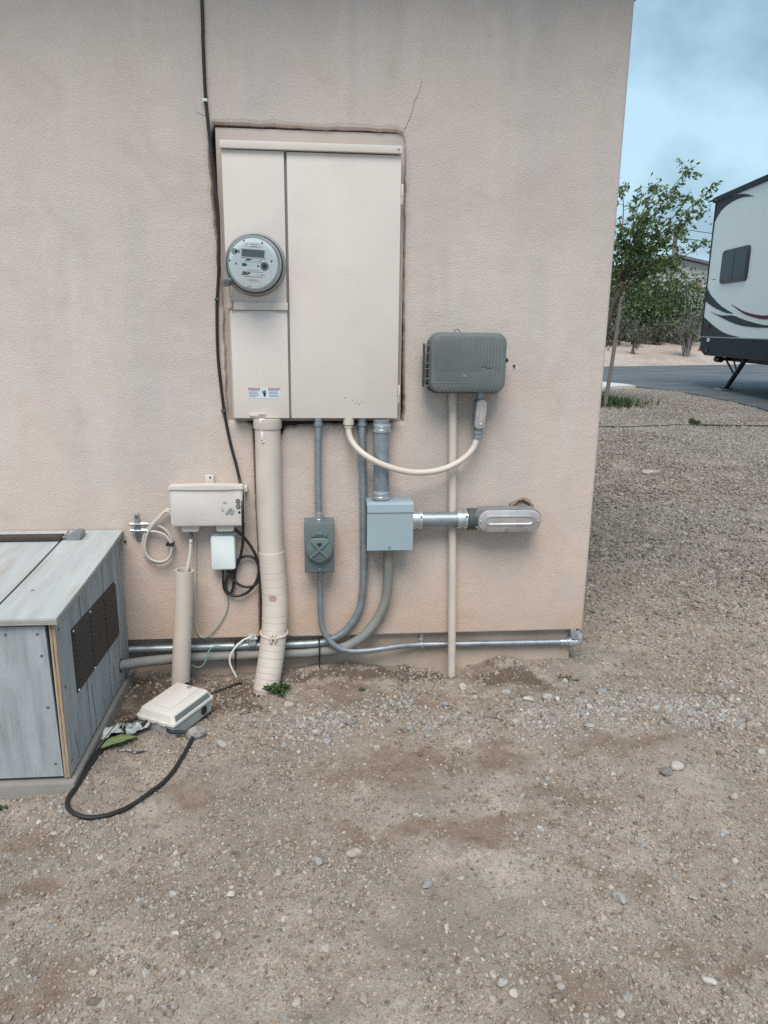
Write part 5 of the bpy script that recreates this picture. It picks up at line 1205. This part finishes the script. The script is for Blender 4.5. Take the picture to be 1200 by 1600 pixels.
for ti, tg in enumerate(targets):
    tg = Vector(tg); b0 = fork+Vector((rt_.uniform(-.02, .05), rt_.uniform(-.03, .03), rt_.uniform(-.12, .14)))
    mid = b0.lerp(tg, .45)+Vector((rt_.uniform(-.08, .05), rt_.uniform(-.08, .08), rt_.uniform(.0, .12)))
    P = smooth_path([b0, b0.lerp(mid, .5)+Vector((0, 0, .02)), mid, mid.lerp(tg, .55)+Vector((rt_.uniform(-.05, .05), rt_.uniform(-.05, .05), rt_.uniform(-.02, .05))), tg], 5)
    br.tube(P, [.0115*(1-.85*k/len(P))+.0015 for k in range(len(P))], 6)
    n_tw = 13
    for q in range(n_tw):
        i = int(len(P)*(.30+.68*q/n_tw)); p0 = P[min(i, len(P)-1)]
        ln = rt_.uniform(.14, .42)*(1-.35*q/n_tw); a = rt_.uniform(0, 2*pi)
        dirv = Vector((cos(a), sin(a)*.9, rt_.uniform(.1, .9))).normalized()
        e = p0+dirv*ln; m_ = p0.lerp(e, .5)+Vector((0, 0, .03)); br.tube([p0, m_, e], [.004, .003, .0015], 4)
        nl = rt_.randint(15, 24)
        for w_ in range(nl):
            u = rt_.uniform(.2, 1.05); p_ = p0.lerp(e, u)+Vector((0, 0, .06*u*(1-u)))
            LP.append(p_+Vector((rt_.gauss(0, .012), rt_.gauss(0, .012), rt_.gauss(0, .012)))); LD.append((dirv.x*.6+rt_.gauss(0, .6), dirv.y*.6+rt_.gauss(0, .6), rt_.gauss(-.1, .55)))
    for w_ in range(14): LP.append(tg+Vector((rt_.gauss(0, .05), rt_.gauss(0, .05), rt_.gauss(-.02, .06)))); LD.append((rt_.gauss(.3, .6), rt_.gauss(0, .6), rt_.gauss(.1, .5)))
# lower drooping leaves round the fork
for w_ in range(760):
    p_ = Vector((rt_.gauss(4.50, .38), rt_.gauss(7.9, .28), rt_.gauss(1.80, .26))); LP.append(p_); LD.append((rt_.gauss(0, .6), rt_.gauss(0, .6), rt_.gauss(-.2, .5)))
br.obj('branches', M_BARK, tr_)
link_mesh('crown', leaves_mesh('crown', LP, LD, npr.uniform(.04, .085, len(LP)), npr.random(len(LP)), .48, 3), M_LEAF, tr_)
stk = thing('tree_stake', 'weathered wooden stake leaning beside the young tree', 'stake', (3.99, 7.5, .15))
G().tube([(3.985, 7.50, .10), (4.075, 7.58, .78), (4.165, 7.66, 1.66)], [.028, .028, .027], 8).obj('pole', M_STAKE, stk)
G().tube([(4.16+.06*cos(a)+.02, 7.74+.12*sin(a), 1.60+.02*cos(a)) for a in np.linspace(0, 2*pi, 16)], .008, 5, False).obj('tie', M_BLACK, stk)
# low leaves by the wall edge
weed(4.02, 7.95, .18, 9, .34, 'sprouting suckers at the base of the young tree', 'tree_suckers', leaf=.06)

# ================================================================== HEDGE TREES, SCRUB
def shrub(x, y, z, w_, d_, h_, n_, m, label, name='shrub', group=None, leaf=.13, lo=.15, stems=5, seed=0, cat='shrub', round_=1.):
    rg = np.random.default_rng(seed); t = thing(name, label, cat, (x, y, z), group)
    sg = G(); tips = []
    for k in range(stems):
        a = rg.uniform(0, 2*pi); tip = Vector((x+cos(a)*w_*.3*rg.random()*1.6, y+sin(a)*d_*.3, z+h_*rg.uniform(.6, .95)))
        P = smooth_path([(x+rg.normal()*.08, y+rg.normal()*.08, z-.1), (x+cos(a)*w_*.08, y, z+h_*.3), tip], 4); sg.tube(P, [.05*(1-.8*i/len(P)) for i in range(len(P))], 6); tips.append(tip)
    sg.obj('stems', M_BARK, t)
    nc = max(8, n_//90); c = []
    while len(c) < nc:
        q = rg.uniform(-1, 1, 3)
        if (q**2).sum() < 1 and (q**2).sum() > .12: c.append([x+q[0]*w_*.5, y+q[1]*d_*.5, z+h_*(lo+(1-lo)*(q[2]*.5+.5))])
    c = np.array(c); idx = rg.integers(0, nc, n_); rad = rg.uniform(.10, .22, nc)*min(w_, h_)
    P = c[idx]+rg.normal(size=(n_, 3))*rad[idx][:, None]*.8; P[:, 2] = np.maximum(P[:, 2], z+.03)
    Dv = rg.normal(size=(n_, 3)); tone = np.clip(rg.random(nc)[idx]*.6+rg.random(n_)*.4, 0, 1)
    link_mesh('crown', leaves_mesh('crown', P, Dv, rg.uniform(.6, 1.2, n_)*leaf, tone, .5, seed), m, t); return t
def bz(x, y): return float(bank_z(np.array([x]), np.array([y]))[0])
GH = 'dense shrubs behind the dirt bank'
for i, (x, y, w_, h_, lab) in enumerate(((9.6, 24.2, 2.4, 2.6, 'leafy dark green shrub at the left end, nearest the building edge'),
        (11.3, 24.8, 2.6, 2.9, 'tall dark green shrub left of centre behind the young tree'),
        (12.9, 25.4, 2.5, 2.5, 'broad green shrub behind the bare bush, below the far house'),
        (14.5, 25.9, 2.6, 2.3, 'green shrub whose top shows beside the trailer edge'),
        (10.5, 26.6, 3.0, 3.2, 'rear green shrub rising highest behind the hedge'))):
    shrub(x, y, bz(x, y)-.05, w_, 1.7, h_, 3800, M_LEAFD, lab, 'hedge_shrub', GH, .14, .02, 5, 30+i)
for i, (x, y, w_, h_, lab) in enumerate(((9.3, 22.9, 1.6, .95, 'low grey-green scrub at the left end of the bank'), (10.6, 23.4, 1.7, 1.0, 'low grey-green scrub in the middle of the bank'), (11.9, 24.1, 1.6, .95, 'low grey-green scrub left of the bare bush'), (13.6, 24.6, 1.8, 1.0, 'low grey-green scrub right of the bare bush'))):
    shrub(x, y, bz(x, y)-.05, w_, 1.0, h_, 1800, M_LEAFG, lab, 'scrub', 'low scrub along the bank', .09, .0, 4, 60+i)
yb = shrub(10.42, 21.6, bz(10.42, 21.6)-.03, .34, .3, .75, 260, M_LEAFG, 'small spiky plant standing alone on the bank', 'desert_plant', None, .09, .0, 3, 80)
# bare bush
bx_, by_ = 12.33, 21.7; bbz = bz(bx_, by_)
bb_ = thing('bare_bush', 'pale twiggy half bare bush on the bank beside the trailer', 'shrub', (bx_, by_, bbz))
tg_ = G(); LP, LD = [], []
for k in range(30):
    a = rt_.uniform(0, 2*pi); sp_ = rt_.uniform(.1, .75); hh = rt_.uniform(.7, 1.35)
    tip = Vector((bx_+cos(a)*sp_, by_+sin(a)*sp_*.7, bbz+hh)); b0 = Vector((bx_+rt_.gauss(0, .05), by_+rt_.gauss(0, .05), bbz-.05)); m_ = b0.lerp(tip, .5)+Vector((-cos(a)*.08, 0, .1))
    tg_.tube([b0, m_, tip], [.022, .014, .005], 5)
    for q in range(3):
        s_ = m_.lerp(tip, rt_.random()); e = s_+Vector((rt_.gauss(0, .16), rt_.gauss(0, .16), rt_.uniform(.05, .3))); tg_.tube([s_, e], [.009, .004], 4)
        for w_ in range(9): LP.append(s_.lerp(e, rt_.random())+Vector((rt_.gauss(0, .06), rt_.gauss(0, .06), rt_.gauss(0, .06)))); LD.append((rt_.gauss(0, 1), rt_.gauss(0, 1), rt_.gauss(0, 1)))
tg_.obj('twigs', mat('pale_twig', (.24, .22, .20), .9, var=.2), bb_)
link_mesh('crown', leaves_mesh('crown', LP, LD, npr.uniform(.05, .10, len(LP)), npr.random(len(LP)), .5, 8), M_LEAFG, bb_)

# traffic cone
CX, CY = 13.66, 23.2
cn = thing('traffic_cone', 'orange and white traffic cone half hidden behind the trailer', 'traffic cone', (CX, CY, bz(CX, CY)))
cz_ = bz(CX, CY); M_OR = mat('cone_orange', (.45, .07, .035), .6)
G().lathe((CX, CY, cz_+.02), (0, 0, 1), [(0, .13), (.14, .10)], 20).box(CX-.15, CX+.15, CY-.15, CY+.15, cz_-.05, cz_+.03, .01).obj('base', M_OR, cn)
G().lathe((CX, CY, cz_+.162), (0, 0, 1), [(0, .097), (.20, .06)], 20).obj('white_band', M_STW, cn)
G().lathe((CX, CY, cz_+.364), (0, 0, 1), [(0, .058), (.10, .03), (.11, .03)], 20).obj('tip', M_OR, cn)

# ================================================================== FAR HOUSE, POLE, WIRES
hs_ = thing('far_house', 'pale grey house with a low gable roof behind the shrubs', 'house', (21.5, 48, .9))
M_SID = mat('pale_siding', (.38, .40, .41), .8, var=.04, vscale=.5); M_ROOF = mat('slate_roof', (.12, .14, .165), .8, var=.1)
ex0, ex1, apx = 18.2, 25.6, 23.2
hz0 = .7
gpf = [(ex0, hz0), (ex1, hz0), (ex1, 5.35), (apx, 5.78), (ex0, 4.6)]
G().loft([[(x, 46, z) for x, z in gpf], [(x, 58, z) for x, z in gpf]]).obj('wall', M_SID, hs_, 0)
for (xa, za), (xb, zb) in (((ex0-.5, 4.55), (apx, 5.84)), ((apx, 5.84), (ex1+.4, 5.31))):
    G().loft([[(xa, 45.6, za), (xb, 45.6, zb), (xb, 45.6, zb+.16), (xa, 45.6, za+.16)], [(xa, 58.4, za), (xb, 58.4, zb), (xb, 58.4, zb+.16), (xa, 58.4, za+.16)]]).obj('roof', M_ROOF, hs_, 0)
for k in range(14): G().box(ex0+.01, ex1-.01, 45.96, 45.995, 1.2+.28*k, 1.42+.28*k).obj('siding_board', M_SID, hs_, 0)
G().box(23.75, 23.95, 45.90, 45.958, 4.62, 4.92).obj('gable_vent', M_GREYD, hs_, 0)
G().box(24.6, 25.2, 45.90, 45.958, 3.75, 4.45).obj('shutter', mat('brown_shutter', (.22, .17, .14), .8), hs_, 0)
w1 = G().box(21.6, 22.6, 45.92, 45.958, 3.2, 4.1).obj('window', M_WHITEW, hs_, 0); G().box(21.68, 22.52, 45.90, 45.919, 3.28, 4.02).obj('pane', M_GLASSD, w1, 0)
up_ = thing('utility_pole', 'slim grey utility pole in front of the far house', 'utility pole', (21.3, 42, .8))
G().tube([(21.32, 42, .6), (21.2, 42, 7.3)], [.17, .12], 10).obj('pole', mat('pole_grey', (.20, .18, .17), .9, var=.15), up_)
G().box(20.6, 21.8, 41.9, 42.1, 6.75, 6.9).obj('crossarm', MATS['pole_grey'], up_)
for z, lab in ((7.08, 'upper overhead wire left of the trailer'), (6.58, 'lower overhead wire left of the trailer')):
    w_ = G().tube([(21.2+k*1.6, 42+.8*k, z+.10*((k-6)/6)**2-.10) for k in range(13)], .022, 5).obj('overhead_wire', M_GREYD, None); tag(w_, lab, 'wire', 'overhead wires')

# ================================================================== TRAVEL TRAILER
C0 = Vector((7.26, 11.3, 0)); DU = Vector((-.1305, -.9914, 0)).normalized(); DN = Vector((.9914, -.1305, 0)).normalized()   # u towards the camera side, n into the trailer
def tv(u, n_, z): return C0+DU*u+DN*n_+Vector((0, 0, z))
rv = thing('travel_trailer', 'white travel trailer with dark swoosh graphics parked on the asphalt', 'trailer', tuple(tv(3.5, 1.25, .2)))
RL = 8.2
bodyp = [(.09, 1.125), (.07, 3.40), (.10, 3.50), (.25, 3.53), (RL-.3, 3.53), (RL, 3.2), (RL+.25, 2.2), (RL, 1.125)]
G().loft([[tv(u, 0, z) for u, z in bodyp], [tv(u, 2.5, z) for u, z in bodyp]]).obj('body', M_RVW, rv, 20)
skp = [(.10, 1.124), (.10, .90), (.36, .795), (RL-.3, .81), (RL, .95), (RL, 1.124)]
sk = G().loft([[tv(u, -.012, z) for u, z in skp], [tv(u, 2.51, z) for u, z in skp]]).obj('skirt', M_RVB, rv, 20)
G().loft([[tv(u, -.02, z) for u, z in ((.10, 1.118), (RL, 1.118), (RL, 1.135), (.10, 1.135))], [tv(u, .0, z) for u, z in ((.10, 1.118), (RL, 1.118), (RL, 1.135), (.10, 1.135))]]).obj('trim_strip', mat('trim_grey', (.30, .33, .35), .4), rv, 0)
G().loft([[tv(u, -.035, z) for u, z in ((-.02, 3.50), (RL-.2, 3.50), (RL-.2, 3.60), (-.02, 3.58))], [tv(u, .06, z) for u, z in ((-.02, 3.50), (RL-.2, 3.50), (RL-.2, 3.60), (-.02, 3.58))]]).obj('roof_trim', M_RVB, rv, 0)
G().loft([[tv(u, .0, z) for u, z in ((.0, 3.535), (RL-.3, 3.535), (RL-.3, 3.62), (.0, 3.60))], [tv(u, 2.5, z) for u, z in ((.0, 3.535), (RL-.3, 3.535), (RL-.3, 3.62), (.0, 3.60))]]).obj('roof', mat('roof_grey', (.40, .41, .42), .7), rv, 0)
G().tube([tv(-.16, -.06, 3.535), tv(.06, -.04, 3.545)], [.012, .02], 6).obj('gutter_spout', M_RVB, rv)
G().loft([[tv(.055, -.012, 1.12), tv(.095, -.012, 1.12), tv(.095, -.012, 3.5), tv(.055, -.012, 3.5)], [tv(.055, .05, 1.12), tv(.095, .05, 1.12), tv(.095, .05, 3.5), tv(.055, .05, 3.5)]]).obj('corner_trim', M_RVB, rv, 0)
def decal(pts, m, nm, d=.006, dense=True):
    P = [tuple(p_) for p_ in pts]
    return G().loft([[tv(u, .0, z) for u, z in P], [tv(u, -d, z) for u, z in P]]).obj(nm, m, rv, 0)
def curve2(pts, s=5): return [(p_.x, p_.y) for p_ in smooth_path([(a, b, 0) for a, b in pts], s)]
decal([(.096, 3.495), (.60, 3.495)]+curve2([(.95, 3.49), (1.3, 3.44), (1.66, 3.345)])+curve2([(1.50, 3.37), (1.15, 3.405), (.76, 3.395), (.38, 3.33), (.096, 3.17)]), M_RVD, 'swoosh')
decal(curve2([(.096, 2.02), (.25, 1.91), (.45, 1.815), (.87, 1.66), (1.40, 1.53)])+curve2([(1.38, 1.525), (1.1, 1.545), (.83, 1.59), (.45, 1.67), (.096, 1.77)]), M_RVD, 'swoosh')
decal(curve2([(.40, 1.58), (.86, 1.51), (1.40, 1.495), (1.75, 1.44), (2.1, 1.39), (2.75, 1.33), (3.6, 1.36), (5.2, 1.62)])+curve2([(5.2, 1.60), (3.6, 1.31), (2.75, 1.295), (2.26, 1.30), (1.67, 1.34), (1.06, 1.44), (.42, 1.575)]), M_RVD, 'swoosh')
decal(curve2([(1.29, 1.68), (1.82, 1.555), (2.30, 1.495), (2.69, 1.48), (3.6, 1.52), (4.6, 1.70)])+curve2([(4.6, 1.69), (3.6, 1.465), (2.70, 1.42), (2.31, 1.445), (1.83, 1.518), (1.31, 1.668)]), M_RED, 'swoosh')
decal(curve2([(.096, 1.49), (.30, 1.425), (.59, 1.335), (1.13, 1.205), (1.80, 1.137)])+[(1.0, 1.136), (.096, 1.136)], M_RVD, 'swoosh')
def rr2(u0, u1, z0, z1, r):
    L = []
    for cu, cz, a0 in ((u1-r, z1-r, 0), (u0+r, z1-r, 90), (u0+r, z0+r, 180), (u1-r, z0+r, 270)):
        for k in range(6): a = radians(a0+18*k); L.append((cu+r*cos(a), cz+r*sin(a)))
    return L
def rvwindow(u0, u1, z0, z1):
    wf = decal(rr2(u0, u1, z0, z1, .08), M_BLACKM, 'window', .03)
    mid = (u0+u1)/2
    for a, b in ((u0+.055, mid-.02), (mid+.02, u1-.055)):
        G().loft([[tv(u, -.028, z) for u, z in rr2(a, b, z0+.055, z1-.05, .04)], [tv(u, -.034, z) for u, z in rr2(a, b, z0+.055, z1-.05, .04)]]).obj('pane', M_GLASSD, wf, 0)
rvwindow(.70, 1.78, 2.045, 2.60); rvwindow(3.6, 4.7, 2.0, 2.6)
for u, z, m, nm, a, b in ((.39, 1.31, M_RED, 'marker_light', .05, .03), (.49, 1.075, M_WHITEW, 'outlet_cover', .05, .03), (.46, .90, M_BLACKM, 'vent_plug', .05, .04)):
    decal([(u-a, z-b), (u+a, z-b), (u+a, z+b), (u-a, z+b)], m, nm, .03)
G().loft([[tv(.05+.4*0, n_, z) for n_, z in ((.35, .95), (2.15, .95), (2.15, 1.05), (.35, 1.05))], [tv(-.12, n_, z) for n_, z in ((.35, .95), (2.15, .95), (2.15, 1.05), (.35, 1.05))]]).obj('bumper', M_BLACKM, rv, 0)
for n_ in (.45, 2.05): G().loft([[tv(.3, n_-.05, z) for z in (.70,)]+[tv(.3, n_+.05, .70), tv(.3, n_+.05, .85), tv(.3, n_-.05, .85)], [tv(RL-.2, n_-.05, .70), tv(RL-.2, n_+.05, .70), tv(RL-.2, n_+.05, .85), tv(RL-.2, n_-.05, .85)]]).obj('chassis_rail', M_BLACKM, rv, 0)
G().tube([tv(.50, .16, .735), tv(.72, .16, .735)], .055, 10).tube([tv(.6, .1, .74), tv(.6, 2.4, .74)], .03, 8).obj('axle_tube', M_BLACKM, rv)
# stabiliser jacks
for n_ in (.24, 2.26):
    jk = G().tube([tv(1.55, n_, .775), tv(.92, n_, .25)], .042, 8); jk.box(-.09, .09, -.07, .07, -.012, .012, .004, rot=Matrix.Translation(tv(.90, n_, .235)))
    j = jk.obj('stabiliser_jack', M_BLACKM, rv)
    G().tube([tv(.70, n_, .76), tv(1.22, n_, .46)], .018, 6).tube([tv(1.04, n_, .78), tv(1.30, n_, .50)], .016, 6).obj('brace', mat('dull_zinc', (.13, .125, .11), .6, .3), j)
for u in (4.3, 5.2):
    for n_ in (.16, 2.34):
        q = G().lathe(tv(u, n_-.11, .545), DN, [(0, .20), (0, .33), (.03, .345), (.19, .345), (.22, .33), (.22, .2)], 28).obj('tyre', M_BLACK, rv); G().lathe(tv(u, n_-.10, .545), DN, [(0, .05), (.03, .08), (.05, .19), (.2, .19)], 24).obj('rim', M_STW, q)
G().tube([tv(RL, .7, .85), tv(RL+1.3, 1.25, .75)], .06, 8).tube([tv(RL, 1.8, .85), tv(RL+1.3, 1.25, .75)], .06, 8).tube([tv(RL+1.2, 1.25, .75), tv(RL+1.2, 1.25, .2)], .04, 8).obj('tow_frame', M_BLACKM, rv)
jp = thing('jack_pad', 'flat pale block under the trailer stabiliser jack foot', 'block', tuple(tv(.90, .24, .2)))
G().box(-.16, .16, -.14, .14, .0, .022, .004, rot=Matrix.Translation(tv(.90, .24, .202))).obj('plate', mat('pad_grey', (.33, .34, .34), .8), jp)
